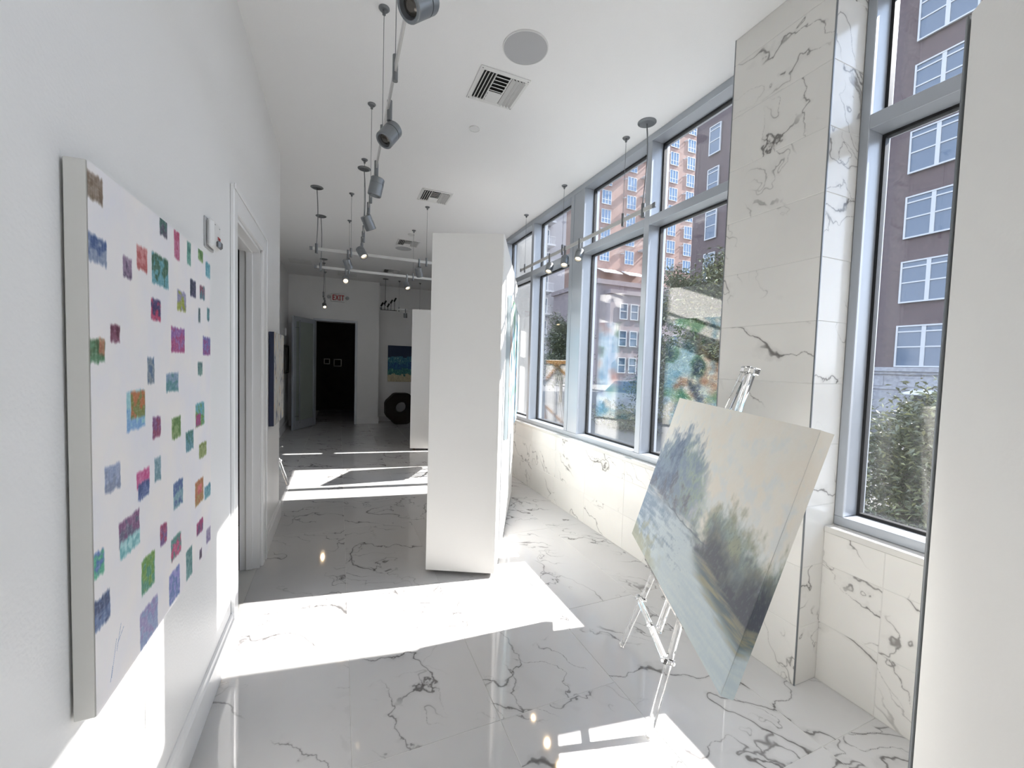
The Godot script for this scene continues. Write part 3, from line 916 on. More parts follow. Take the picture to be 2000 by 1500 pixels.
# ---------------------------------------------------------------- easel with the landscape
func easel(label: String, at: Vector3, t: Basis, tilt: float, shelf_y: float) -> Node3D:
	# clear acrylic A-frame; its front faces +z in its own axes, it leans back by the tilt
	var o := thing("acrylic_easel", label, "easel", at, "clear acrylic easels", t)
	var up := Vector3(0, cos(tilt), -sin(tilt))
	var fr := Vector3(0, sin(tilt), cos(tilt))
	var top := up * 1.60
	for sx in [-1.0, 1.0]:
		var q := MB.new()
		q.bar(Vector3(sx * 0.282, 0.004, 0), top + Vector3(sx * 0.022, 0, 0), 0.03, 0.02, fr, 0.002)
		part("leg", q.mesh(), M.acrylic, o)
	var m := MB.new()
	m.bar(up * 0.30 - fr * 0.024, top - fr * 0.024, 0.036, 0.02, fr, 0.002)
	part("mast", m.mesh(), M.acrylic, o)
	var c := MB.new()
	c.bar(up * 0.315 + Vector3(-0.242, 0, 0) + fr * 0.02, up * 0.315 + Vector3(0.242, 0, 0) + fr * 0.02, 0.03, 0.014, fr, 0.002)
	part("crossbar", c.mesh(), M.acrylic, o)
	for px in [-0.235, 0.0, 0.235]:
		var k := MB.new()
		k.rod(up * 0.315 + Vector3(px, 0, 0) - fr * 0.02, up * 0.315 + Vector3(px, 0, 0) + fr * 0.034, 0.012, 12)
		part("knob", k.mesh(), M.acrylic, o)
	var h := MB.new()
	h.bar(up * shelf_y + Vector3(-0.30, 0, 0) + fr * 0.018, up * shelf_y + Vector3(0.30, 0, 0) + fr * 0.018, 0.012, 0.032, fr, 0.002)
	part("shelf", h.mesh(), M.acrylic, o)
	var r := MB.new()
	r.bar(up * 1.42 - fr * 0.045, Vector3(0, 0.004, -0.45), 0.03, 0.02, Vector3(0, 0.5, 0.8).normalized(), 0.002)
	part("rear_leg", r.mesh(), M.acrylic, o)
	var hd := MB.new()
	hd.box(top + up * 0.015 - fr * 0.012, Vector3(0.085, 0.03, 0.05), 0.003, Basis(Vector3(1, 0, 0), up, fr))
	part("head_block", hd.mesh(), M.acrylic, o)
	return o

func make_easel() -> void:
	var d1 := Vector3(0.452, 0, -0.892).normalized()      # towards the canvas' own left
	var right := -d1
	var fwd := right.cross(Vector3.UP).normalized()       # horizontal facing
	var tb := Basis(right, Vector3.UP, fwd)
	var tilt := asin(0.2806)
	var foot := Vector3(1.333, 0, -1.526)
	easel("clear acrylic easel holding the misty landscape near the marble column", foot, tb, tilt, 0.506)
	var lm := tex_mat(landscape_image(), 0.5)
	var up := tb * Vector3(0, cos(tilt), -sin(tilt))
	var fr := tb * Vector3(0, sin(tilt), cos(tilt))
	var corner := Vector3(1.138, 0.5, -0.896)             # near lower corner of the face
	var cb2 := Basis(right, up, fr)
	var w := 1.28
	var hh := 0.905
	var o := thing("landscape_painting", "large misty landscape canvas of blue trees and water on an acrylic easel", "painting", corner - right * (w * 0.5) - fr * 0.042, "", cb2)
	var q := MB.new()
	q.bb(Vector3(-w * 0.5, 0, 0), Vector3(w * 0.5, hh, 0.040), 0.0)
	part("stretcher", q.mesh(), M.canvas, o)
	var f := MB.new()
	f.quad(Vector3(-w * 0.5, hh, 0.042), Vector3(w * 0.5, hh, 0.042), Vector3(w * 0.5, 0, 0.042), Vector3(-w * 0.5, 0, 0.042), Vector3(0, 0, 1))
	part("painted_face", f.mesh(), lm, o)
	for sx in [-1.0, 1.0]:
		var s := MB.new()
		var x: float = sx * (w * 0.5 + 0.001)
		var u0 := 0.93 if sx > 0.0 else 0.0
		var u1 := 1.0 if sx > 0.0 else 0.05
		s.quad(Vector3(x, hh, 0.042), Vector3(x, hh, 0.0), Vector3(x, 0, 0.0), Vector3(x, 0, 0.042), Vector3(sx, 0, 0), Vector2(u1, 0), Vector2(u0, 0), Vector2(u0, 1), Vector2(u1, 1))
		part("painted_side", s.mesh(), lm, o)
	# a canvas on its easel behind the display wall, its bare back to the windows
	var d3 := Vector3(0.5, 0, -0.866).normalized()
	var t3 := Basis(-d3, Vector3.UP, (-d3).cross(Vector3.UP).normalized())
	var foot3 := Vector3(1.455, 0, -5.685)
	easel("clear acrylic easel behind the tall display wall holding a canvas by its bare back", foot3, t3, tilt, 0.535)
	var up3 := t3 * Vector3(0, cos(tilt), -sin(tilt))
	var fr3 := t3 * Vector3(0, sin(tilt), cos(tilt))
	var bk := canvas("backview_painting", "canvas with bare wooden stretcher bars standing behind the tall display wall", 0.72, 1.13, 0.03, tex_mat(abstract_image()), M.canvas, foot3 + up3 * 0.56 + fr3 * 0.03, Basis(t3.x, up3, fr3))
	for e in [[Vector3(-0.36, 0, -0.02), Vector3(-0.31, 1.13, 0)], [Vector3(0.31, 0, -0.02), Vector3(0.36, 1.13, 0)], [Vector3(-0.31, 0, -0.02), Vector3(0.31, 0.05, 0)], [Vector3(-0.31, 1.08, -0.02), Vector3(0.31, 1.13, 0)]]:
		var wq := MB.new()
		wq.bb(e[0], e[1], 0.002)
		part("stretcher_bar", wq.mesh(), M.wood, bk)
	for e in [[Vector3(-0.31, 0.75, -0.012), Vector3(0.05, 1.08, -0.012)], [Vector3(0.31, 0.75, -0.012), Vector3(-0.05, 1.08, -0.012)], [Vector3(-0.31, 0.38, -0.012), Vector3(0.05, 0.05, -0.012)], [Vector3(0.31, 0.38, -0.012), Vector3(-0.05, 0.05, -0.012)]]:
		var wq := MB.new()
		wq.bar(e[0], e[1], 0.04, 0.016, Vector3(0, 0, 1), 0.002)
		part("brace", wq.mesh(), M.wood, bk)
	# a second easel just round the corner of the left wall
	var t2 := Basis(Vector3.UP, deg_to_rad(48.0))
	easel("clear acrylic easel holding a pastel canvas behind the wall corner", Vector3(-0.74, 0, -5.35), t2, tilt, 0.478)
	var up2 := t2 * Vector3(0, cos(tilt), -sin(tilt))
	var fr2 := t2 * Vector3(0, sin(tilt), cos(tilt))
	canvas("pastel_painting", "pastel canvas standing on an acrylic easel behind the wall corner", 0.42, 0.52, 0.03, tex_mat(abstract_image()), M.canvas, Vector3(-0.74, 0, -5.35) + up2 * 0.49 + fr2 * 0.02, Basis(t2.x, up2, fr2))

# ---------------------------------------------------------------- lighting hardware
func canopy_rod(called: String, label: String, at: Vector3, r: float, track_y: float, power: bool, group: String) -> void:
	var o := thing(called, label, "ceiling mount", at, group)
	var q := MB.new()
	q.lathe(Vector3.ZERO, Basis.IDENTITY, [Vector2(0, -0.012), Vector2(r * 0.75, -0.012), Vector2(r, -0.004), Vector2(r, 0.0), Vector2(0, 0.0)], 24)
	if not power:
		q.rod(Vector3(0, -0.012, 0), Vector3(0, -0.034, 0), 0.009, 12)
	part("canopy", q.mesh(), M.steel, o)
	var c := MB.new()
	if power:
		var prev := Vector3(0, -0.012, 0)
		for k in 8:
			var t := (k + 1) / 8.0
			var nx := Vector3(sin(t * PI) * 0.012, lerpf(-0.012, track_y + 0.05 - at.y, t), sin(t * PI * 1.5) * 0.008)
			c.rod(prev, nx, 0.005, 8)
			prev = nx
	else:
		c.rod(Vector3(0, -0.03, 0), Vector3(0, track_y + 0.05 - at.y, 0), 0.0018, 6)
	part("cable", c.mesh(), M.steel, o)
	var s := MB.new()
	s.rod(Vector3(0, track_y + 0.055 - at.y, 0), Vector3(0, track_y - 0.05 - at.y, 0), 0.016 if power else 0.0115, 14)
	part("standoff", s.mesh(), M.steel, o)

func spot(label: String, group: String, at: Vector3, aim: Vector3, lit: float, s := 1.0) -> void:
	# at: point on the track; head hangs below it
	var o := thing("track_spotlight", label, "spotlight", at, group)
	var st := MB.new()
	st.rod(Vector3(0, 0.03, 0), Vector3(0, -0.065, 0), 0.0125, 14)
	st.rod(Vector3(0, -0.065, 0), Vector3(0, -0.085, 0), 0.006, 10)
	part("stem", st.mesh(), M.steel, o)
	var y := -aim.normalized()                 # the head's back
	var x := y.cross(Vector3(0.3, 0.1, 0.95)).normalized()
	var t := Basis(x, y, x.cross(y))
	var c := Vector3(0, -0.13, 0) * s
	var h := MB.new()
	var r := 0.042 * s
	var l := 0.055 * s
	h.lathe(c, t, [Vector2(r * 0.62, -l * 0.72), Vector2(r * 0.74, -l), Vector2(r * 0.93, -l), Vector2(r, -l * 0.94), Vector2(r, l * 0.28), Vector2(r * 0.94, l * 0.28), Vector2(r * 0.94, l * 0.36), Vector2(r, l * 0.36), Vector2(r, l * 0.92), Vector2(r * 0.93, l), Vector2(0, l)], 26)
	part("head", h.mesh(), M.silver, o)
	var g := MB.new()
	g.lathe(c, t, [Vector2(0, -l * 0.76), Vector2(r * 0.35, -l * 0.80), Vector2(r * 0.64, -l * 0.70)], 20)
	part("lens", g.mesh(), M.bulb if lit > 0.0 else M.lens_dark, o)
	if lit > 0.0:
		var e := SpotLight3D.new()
		e.name = "lamp"
		e.light_color = Color(1.0, 0.86, 0.68)
		e.light_energy = lit
		e.spot_angle = 24.0
		e.spot_range = 14.0
		e.spot_attenuation = 2.0
		e.spot_angle_attenuation = 0.6
		e.light_size = 0.02
		e.shadow_enabled = true
		o.add_child(e, true)
		e.position = c - y * (l * 1.06)
		e.basis = Basis(t.x, t.z, t.x.cross(t.z)) if t.x.cross(t.z).dot(y) > 0.0 else Basis(-t.x, t.z, (-t.x).cross(t.z))

func track(label: String, a: Vector3, b: Vector3) -> void:
	var q := MB.new()
	q.bar(Vector3.ZERO, b - a, 0.009, 0.034, Vector3.UP, 0.001)
	var o := one("light_track", q.mesh(), M.track, label, "light track", a)
	var e := MB.new()
	var d := (b - a).normalized()
	e.bar(-d * 0.012, d * 0.02, 0.014, 0.038, Vector3.UP, 0.001)
	part("end_cap", e.mesh(), M.silver, o)
	e = MB.new()
	e.bar(b - a - d * 0.02, b - a + d * 0.012, 0.014, 0.038, Vector3.UP, 0.001)
	part("end_cap", e.mesh(), M.silver, o)

func make_lights() -> void:
	var ty := 2.77
	track("long suspended light track running the length of the corridor", Vector3(0.207, ty, 1.6), Vector3(0.207, ty, -4.75))
	track("suspended light track crossing the corridor in front of the other crossing track", Vector3(-0.30, ty, -5.13), Vector3(1.45, ty, -5.13))
	track("suspended light track crossing the far room just behind another crossing track", Vector3(-0.30, ty, -6.115), Vector3(1.45, ty, -6.115))
	track("suspended light track hanging along the window wall", Vector3(2.166, ty, -2.48), Vector3(2.166, ty, -4.93))
	track("suspended light track running towards the exit sign", Vector3(-0.284, ty, -8.55), Vector3(-0.284, ty, -10.0))
	track("short suspended light track in front of the seascape", Vector3(0.88, ty, -10.05), Vector3(1.85, ty, -10.05))
	var g1 := "cable mounts of the corridor track"
	for e in [[-1.85, "small round cable mount over the corridor track between its first two spotlights"], [-2.41, "small round cable mount over the corridor track beside the ceiling speaker"], [-3.31, "small round cable mount over the corridor track level with the sprinkler cap"], [-4.225, "small round cable mount just before the power canopy of the corridor track"]]:
		canopy_rod("cable_mount", e[1], Vector3(0.207, H, e[0]), 0.029, ty, false, g1)
	canopy_rod("power_feed", "round power canopy with a dark cord above the corridor track", Vector3(0.214, H, -4.42), 0.062, ty, true, "power feeds of the tracks")
	canopy_rod("power_feed", "round power canopy with a dark cord above the nearer crossing track", Vector3(-0.241, H, -5.13), 0.066, ty, true, "power feeds of the tracks")
	canopy_rod("power_feed", "round power canopy with a dark cord above the farther crossing track", Vector3(-0.236, H, -6.115), 0.066, ty, true, "power feeds of the tracks")
	canopy_rod("power_feed", "round power canopy with a cord above the window wall track", Vector3(2.172, H, -2.613), 0.070, ty, true, "power feeds of the tracks")
	canopy_rod("power_feed", "round power canopy above the track towards the exit sign", Vector3(-0.281, H, -8.67), 0.07, ty, true, "power feeds of the tracks")
	for e in [[0.118, -5.13, "small round cable mount over the nearer crossing track beside its left spotlight"], [0.981, -5.13, "small round cable mount over the nearer crossing track behind the tall display wall"], [0.118, -6.115, "small round cable mount over the farther crossing track beside its left spotlight"], [0.981, -6.115, "small round cable mount over the farther crossing track beside the ceiling detector"]]:
		canopy_rod("cable_mount", e[2], Vector3(e[0], H, e[1]), 0.028, ty, false, "cable mounts of the crossing tracks")
	for e in [[-2.854, "small round cable mount next to the power canopy of the window wall track"], [-3.86, "small round cable mount over the window track in front of the wide post"], [-4.808, "small round cable mount at the far end of the window wall track"]]:
		canopy_rod("cable_mount", e[1], Vector3(2.166, H, e[0]), 0.030, ty, false, "cable mounts of the window wall track")
	canopy_rod("cable_mount", "small round cable mount close behind the power canopy of the exit sign track", Vector3(-0.286, H, -9.01), 0.03, ty, false, "cable mounts by the exit sign")
	canopy_rod("cable_mount", "small round cable mount above the exit sign at the end of its track", Vector3(-0.286, H, -9.9), 0.03, ty, false, "cable mounts by the exit sign")
	canopy_rod("cable_mount", "small round cable mount between the hanging lamp cluster and the dark spotlight", Vector3(1.30, H, -10.06), 0.03, ty, false, "cable mounts before the seascape")
	canopy_rod("cable_mount", "small round cable mount beyond the dark spotlight before the seascape", Vector3(1.785, H, -10.06), 0.03, ty, false, "cable mounts before the seascape")
	var k := 0.10
	spot("silver track spotlight on the corridor track tipped towards the entrance side", "corridor spotlights", Vector3(0.215, ty, -1.33), Vector3(-0.55, -0.62, 0.30), 0.0)
	spot("silver track spotlight on the corridor track with its dark lens turned to the patchwork painting", "corridor spotlights", Vector3(0.215, ty, -2.13), Vector3(-0.48, -0.80, 0.36), 0.0)
	spot("unlit silver spotlight pointing straight down under the middle of the corridor track", "corridor spotlights", Vector3(0.207, ty, -2.79), Vector3(-0.18, -0.95, -0.10), 0.0)
	spot("silver spotlight on the corridor track tipped towards the display wall", "corridor spotlights", Vector3(0.207, ty, -3.53), Vector3(0.42, -0.82, -0.30), 0.0)
	spot("lit silver spotlight at the far end of the corridor track", "corridor spotlights", Vector3(0.207, ty, -4.52), Vector3(0.36, -0.74, 0.42), k)
	spot("silver spotlight hanging from the left part of the nearer crossing track", "crossing spotlights", Vector3(0.085, ty, -5.13), Vector3(0.34, -0.80, -0.42), k)
	spot("silver spotlight hanging from the nearer crossing track beside the display wall", "crossing spotlights", Vector3(0.893, ty, -5.13), Vector3(0.30, -0.85, -0.42), k)
	spot("glowing spotlight on the farther crossing track facing the corridor", "crossing spotlights", Vector3(0.075, ty, -6.115), Vector3(0.02, -0.55, 0.80), k)
	spot("glowing spotlight on the farther crossing track beside the display wall", "crossing spotlights", Vector3(0.893, ty, -6.115), Vector3(0.22, -0.75, 0.52), k)
	spot("glowing spotlight at the far end of the window wall track", "window spotlights", Vector3(2.166, ty, -4.14), Vector3(-0.34, -0.80, 0.32), k)
	spot("glowing spotlight in the middle of the window wall track", "window spotlights", Vector3(2.166, ty, -3.80), Vector3(-0.30, -0.82, 0.36), k)
	spot("glowing spotlight nearest the wide post on the window wall track", "window spotlights", Vector3(2.166, ty, -3.52), Vector3(-0.36, -0.82, 0.28), k)
	spot("glowing spotlight hanging below the exit sign track", "far spotlights", Vector3(-0.281, ty, -9.3), Vector3(0.12, -0.62, 0.70), k)
	spot("dark spotlight pointing down at the end of the track before the seascape", "far spotlights", Vector3(1.45, ty, -10.05), Vector3(0.05, -0.98, -0.1), 0.0)
	# a bunch of small lamp heads on one short rail before the seascape
	var q := MB.new()
	q.rod(Vector3(-0.03, -0.09, 0), Vector3(0.34, -0.09, 0), 0.008, 8)
	var dg := one("hanging_fixture", q.mesh(), M.black, "dark cluster of small adjustable lamp arms hanging before the seascape", "lamp", Vector3(0.90, 2.82, -9.98))
	for e in [[0.0, 0.04], [0.07, 0.09], [0.14, 0.03], [0.21, 0.12], [0.29, 0.17]]:
		q = MB.new()
		q.rod(Vector3(e[0], -0.09, 0), Vector3(e[0], e[1] - 0.03, 0), 0.006, 8)
		q.rod(Vector3(e[0] - 0.012, e[1] - 0.05, 0.01), Vector3(e[0] + 0.03, e[1] + 0.03, -0.02), 0.02, 12)
		part("lamp_arm", q.mesh(), M.black, dg)
	var rods := MB.new()
	rods.rod(Vector3(0.08, 0.0, 0), Vector3(0.08, H - 2.82, 0), 0.005, 6)
	part("suspension_cord", rods.mesh(), M.black, dg)
	rods = MB.new()
	rods.lathe(Vector3(0.08, H - 2.82, 0), Basis.IDENTITY, [Vector2(0, -0.012), Vector2(0.05, -0.012), Vector2(0.066, -0.004), Vector2(0.066, 0)], 20)
	part("canopy", rods.mesh(), M.steel, dg)

func diffuser(label: String, at: Vector3) -> void:
	var o := thing("ceiling_vent", label, "vent", at, "square ceiling vents")
	var q := MB.new()
	var r := 0.173
	var w := 0.03
	q.bb(Vector3(-r, -0.008, -r), Vector3(r, 0, -r + w), 0.002)
	q.bb(Vector3(-r, -0.008, r - w), Vector3(r, 0, r), 0.002)
	q.bb(Vector3(-r, -0.008, -r + w), Vector3(-r + w, 0, r - w), 0.002)
	q.bb(Vector3(r - w, -0.008, -r + w), Vector3(r, 0, r - w), 0.002)
	q.bb(Vector3(-0.062, -0.008, -r + w), Vector3(-0.054, 0.0, r - w))
	q.bb(Vector3(0.042, -0.008, -r + w), Vector3(0.050, 0.0, r - w))
	part("vent_frame", q.mesh(), M.vent_white, o)
	part("duct_opening", cb(Vector3(0.286, 0.002, 0.286)), M.duct, o, Vector3(0, -0.0012, 0))
	for k in 4:
		var s := MB.new()
		s.box(Vector3(-0.130 + k * 0.0235, -0.012, 0), Vector3(0.003, 0.022, 0.284), 0.0, Basis(Vector3(0, 0, 1), -0.62))
		part("slat", s.mesh(), M.vent_white, o)
		s = MB.new()
		s.box(Vector3(0.066 + k * 0.0235, -0.012, 0), Vector3(0.003, 0.027, 0.284), 0.0, Basis(Vector3(0, 0, 1), 0.75))
		part("slat", s.mesh(), M.vent_white, o)
	for k in 8:
		var s := MB.new()
		s.box(Vector3(-0.006, -0.011, -0.122 + k * 0.035), Vector3(0.094, 0.003, 0.026), 0.0, Basis(Vector3(1, 0, 0), -0.7 if k < 3 else 0.55))
		part("slat", s.mesh(), M.vent_white, o)
	for sx in [-1, 1]:
		for sz in [-1, 1]:
			var sc := MB.new()
			sc.rod(Vector3(sx * (r - 0.014), -0.008, sz * (r - 0.014)), Vector3(sx * (r - 0.014), -0.0095, sz * (r - 0.014)), 0.004, 8)
			part("screw", sc.mesh(), M.steel, o)

func disc(called: String, label: String, category: String, at: Vector3, r: float, face: Material) -> void:
	var o := thing(called, label, category, at)
	var q := MB.new()
	q.lathe(Vector3.ZERO, Basis.IDENTITY, [Vector2(r * 0.955, -0.007), Vector2(r * 0.985, -0.008), Vector2(r, -0.004), Vector2(r, 0)], 48)
	part("rim", q.mesh(), M.vent_white, o)
	var f := MB.new()
	f.lathe(Vector3.ZERO, Basis.IDENTITY, [Vector2(0, -0.006), Vector2(r * 0.955, -0.006)], 48)
	part("grille_face", f.mesh(), face, o)

func make_ceiling_items() -> void:
	diffuser("white square ceiling vent beside the large round ceiling speaker", Vector3(0.990, H, -2.748))
	diffuser("white square ceiling vent above the near end of the tall display wall", Vector3(0.994, H, -4.77))
	diffuser("white square ceiling vent over the far room next to a round speaker", Vector3(1.0, H, -6.79))
	diffuser("white square ceiling vent close to the back wall", Vector3(0.994, H, -9.06))
	disc("ceiling_speaker", "large round grey ceiling speaker beside the square vent", "speaker", Vector3(1.012, H, -2.335), 0.137, M.grille)
	disc("ceiling_speaker", "round grey ceiling speaker over the far room", "speaker", Vector3(0.98, H, -7.15), 0.137, M.grille)
	disc("sprinkler_cap", "small flat white sprinkler cap on the ceiling", "sprinkler", Vector3(0.991, H, -3.276), 0.042, M.white_plastic)
	disc("smoke_detector", "small round detector on the ceiling by the far vent", "detector", Vector3(0.98, H, -6.33), 0.05, M.white_plastic)
	for e in [[Vector3(-0.71, H, -9.13), "flat white access panel in the ceiling near the recessed wall"], [Vector3(0.156, H, -9.95), "flat white access panel in the ceiling above the exit sign"]]:
		var q := MB.new()
		q.box(Vector3(0, -0.004, 0), Vector3(0.37, 0.008, 0.31), 0.002)
		var o := one("ceiling_hatch", q.mesh(), M.vent_white, e[1], "access panel", e[0])
		var s := MB.new()
		s.bb(Vector3(-0.19, -0.0045, -0.16), Vector3(0.19, 0, -0.156))
		s.bb(Vector3(-0.19, -0.0045, 0.156), Vector3(0.19, 0, 0.16))
		s.bb(Vector3(-0.19, -0.0045, -0.156), Vector3(-0.186, 0, 0.156))
		s.bb(Vector3(0.186, -0.0045, -0.156), Vector3(0.19, 0, 0.156))
		part("hatch_frame", s.mesh(), M.grille, o)

func letters(s: String, size: float, depth: float) -> TextMesh:
	var t := TextMesh.new()
	var f := SystemFont.new()
	f.font_names = PackedStringArray(["Droid Sans"])
	f.font_weight = 700
	t.font = f
	t.text = s
	t.font_size = 64
	t.pixel_size = size / 64.0
	t.depth = depth
	return t

func make_wall_items() -> void:
	# exit sign
	var o := thing("exit_sign", "white exit sign with red letters and two lamp heads above the entrance", "exit sign", Vector3(-0.028, 2.895, ZB))
	var q := MB.new()
	q.bb(Vector3(-0.155, 0, 0), Vector3(0.155, 0.18, 0.05), 0.008)
	part("housing", q.mesh(), M.white_plastic, o)
	part("lettering", letters("EXIT", 0.152, 0.004), M.red, o, Vector3(0, 0.093, 0.052), Basis.from_scale(Vector3(0.82, 1.12, 1.0)))
	for sx in [-1.0, 1.0]:
		var s := MB.new()
		s.rod(Vector3(sx * 0.155, 0.10, 0.025), Vector3(sx * 0.17, 0.10, 0.03), 0.012, 10)
		s.lathe(Vector3(sx * 0.20, 0.10, 0.03), Basis(Vector3(1, 0, 0), Vector3(0, 0, 1), Vector3(0, -1, 0)), [Vector2(0, -0.02), Vector2(0.025, -0.02), Vector2(0.042, 0.02), Vector2(0.034, 0.026), Vector2(0, 0.018)], 18)
		part("lamp_head", s.mesh(), M.grille, o)
	# fire alarm strobe on the left wall
	var t := Basis(Vector3(0, 0, -1), Vector3.UP, Vector3(1, 0, 0))
	o = thing("fire_alarm", "white fire alarm strobe with red lettering on the wall before the doorway", "fire alarm", Vector3(XL, 1.995, -2.15), "", t)
	q = MB.new()
	q.bb(Vector3(-0.062, 0, 0), Vector3(0.062, 0.125, 0.006), 0.002)
	part("back_plate", q.mesh(), M.grille, o)
	q = MB.new()
	q.bb(Vector3(-0.058, 0.003, 0.006), Vector3(0.058, 0.122, 0.034), 0.012)
	part("housing", q.mesh(), M.white_plastic, o)
	q = MB.new()
	q.bb(Vector3(-0.022, 0.006, 0.034), Vector3(0.022, 0.04, 0.05), 0.008)
	part("strobe_lens", q.mesh(), M.silver, o)
	part("lettering", letters("FIRE", 0.021, 0.001), M.red, o, Vector3(0.026, 0.052, 0.0345))
	q = MB.new()
	q.bb(Vector3(-0.04, 0.098, 0.0335), Vector3(-0.03, 0.101, 0.0345))
	q.bb(Vector3(0.03, 0.098, 0.0335), Vector3(0.04, 0.101, 0.0345))
	part("slot", q.mesh(), M.black, o)
	# outlet under the patchwork painting
	o = thing("wall_outlet", "white wall outlet in the sunlit patch below the patchwork painting", "outlet", Vector3(XL, 0.425, -1.525), "", t)
	q = MB.new()
	q.bb(Vector3(-0.037, 0, 0), Vector3(0.037, 0.117, 0.006), 0.003)
	part("cover_plate", q.mesh(), M.white_plastic, o)
	for y in [0.038, 0.079]:
		q = MB.new()
		q.lathe(Vector3(0, y, 0.006), Basis(Vector3(1, 0, 0), Vector3(0, 0, 1), Vector3(0, -1, 0)), [Vector2(0.017, 0), Vector2(0.016, 0.003), Vector2(0, 0.003)], 20)
		part("socket", q.mesh(), M.trim, o)
		q = MB.new()
		q.bb(Vector3(-0.008, y - 0.005, 0.0085), Vector3(-0.006, y + 0.005, 0.0095))
		q.bb(Vector3(0.006, y - 0.005, 0.0085), Vector3(0.008, y + 0.005, 0.0095))
		part("slot", q.mesh(), M.grille, o)
	# small switch plate low on the right of the entrance is hidden; the glass door stands open
	var hinge := Vector3(-0.50, 0, ZB + 0.02)
	var dir := Vector3(-0.40, 0, 0.74).normalized()
	var nb := Basis(dir, Vector3.UP, dir.cross(Vector3.UP))
	o = thing("glass_door", "grey metal framed door with a frosted pane standing open at the entrance", "door", hinge, "", nb)
	var W := 0.845
	q = MB.new()
	q.bb(Vector3(0, 0.01, -0.022), Vector3(0.10, 2.44, 0.022), 0.003)
	q.bb(Vector3(W - 0.10, 0.01, -0.022), Vector3(W, 2.44, 0.022), 0.003)
	q.bb(Vector3(0.10, 0.01, -0.022), Vector3(W - 0.10, 0.20, 0.022), 0.003)
	q.bb(Vector3(0.10, 2.34, -0.022), Vector3(W - 0.10, 2.44, 0.022), 0.003)
	part("door_frame", q.mesh(), M.alu, o)
	part("pane", cb(Vector3(W - 0.2, 2.14, 0.01)), M.frost, o, Vector3(W * 0.5, 1.27, 0))
	for sz in [-1.0, 1.0]:
		q = MB.new()
		q.rod(Vector3(W - 0.14, 0.15, sz * 0.075), Vector3(W - 0.14, 2.36, sz * 0.075), 0.014, 12)
		for y in [0.3, 2.2]:
			q.rod(Vector3(W - 0.14, y, sz * 0.075), Vector3(W - 0.06, y, sz * 0.02), 0.009, 8)
		part("pull_bar", q.mesh(), M.silver, o)
	q = MB.new()
	q.bb(Vector3(0.06, 2.31, 0.022), Vector3(0.34, 2.37, 0.075), 0.006)
	part("door_closer", q.mesh(), M.steel, o)
	# round sculpture before the seascape
	o = thing("wheel_sculpture", "dark woven wheel shaped sculpture with a round hole below the seascape", "sculpture", Vector3(1.435, 0.0, -10.45))
	q = MB.new()
	var seg := 40
	for k in seg:
		var a0 := TAU * k / seg
		var a1 := TAU * (k + 1) / seg
		var R := func(a: float) -> Vector3:
			var p := Vector3(cos(a) * 0.40, sin(a) * 0.40, 0)
			# eight soft corners, flat foot and flat top
			var e := 0.385 / maxf(0.80, cos(fposmod(a + PI / 8.0, PI / 4.0) - PI / 8.0))
			p = Vector3(cos(a), sin(a), 0) * e
			p.y = clampf(p.y, -0.385, 0.375)
			return p + Vector3(0, 0.386, 0)
		var I := func(a: float) -> Vector3: return Vector3(cos(a) * 0.137, sin(a) * 0.137 + 0.41, 0)
		var p0: Vector3 = R.call(a0)
		var p1: Vector3 = R.call(a1)
		var i0: Vector3 = I.call(a0)
		var i1: Vector3 = I.call(a1)
		var z := Vector3(0, 0, 0.16)
		q.quad(p0 + z, p1 + z, i1 + z, i0 + z, Vector3(0, 0, 1))
		q.quad(p0 - z, p1 - z, i1 - z, i0 - z, Vector3(0, 0, -1))
		var on := Vector3(cos((a0 + a1) * 0.5), sin((a0 + a1) * 0.5), 0)
		q.quad(p0 + z, p1 + z, p1 - z, p0 - z, on)
		q.quad(i0 + z, i1 + z, i1 - z, i0 - z, -on)
	part("woven_body", q.mesh(), M.dark_wood, o)
	# things in the dark entry
	for e in [[Vector3(-0.031, 1.338, -13.59), 0.20, "white framed square print in the dark entry"], [Vector3(-0.33, 1.40, -13.59), 0.15, "small white framed print in the dark entry beside a larger one"]]:
		var f := thing("entry_print", e[2], "picture", e[0])
		var s: float = e[1] * 0.5 * 1.12
		q = MB.new()
		q.bb(Vector3(-s, 0, 0), Vector3(s, 0.025, 0.02), 0.002)
		q.bb(Vector3(-s, 2 * s - 0.025, 0), Vector3(s, 2 * s, 0.02), 0.002)
		q.bb(Vector3(-s, 0.025, 0), Vector3(-s + 0.025, 2 * s - 0.025, 0.02), 0.002)
		q.bb(Vector3(s - 0.025, 0.025, 0), Vector3(s, 2 * s - 0.025, 0.02), 0.002)
		part("frame", q.mesh(), M.white_plastic, f)
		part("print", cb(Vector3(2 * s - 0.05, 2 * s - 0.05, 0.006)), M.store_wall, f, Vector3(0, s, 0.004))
	# shelf of the store room
	o = thing("store_shelf", "dark shelf with pale edges inside the store room doorway", "shelf", Vector3(-1.15, 0, -3.9))
	q = MB.new()
	for x in [-0.25, 0.25]:
		q.bb(Vector3(x - 0.012, 0, -0.2), Vector3(x + 0.012, 2.0, 0.2), 0.002)
	part("upright", q.mesh(), M.black, o)
	for y in [0.12, 0.55, 0.95, 1.35, 1.75]:
		part("board", cb(Vector3(0.476, 0.02, 0.4), 0.002), M.white_plastic, o, Vector3(0, y, 0))

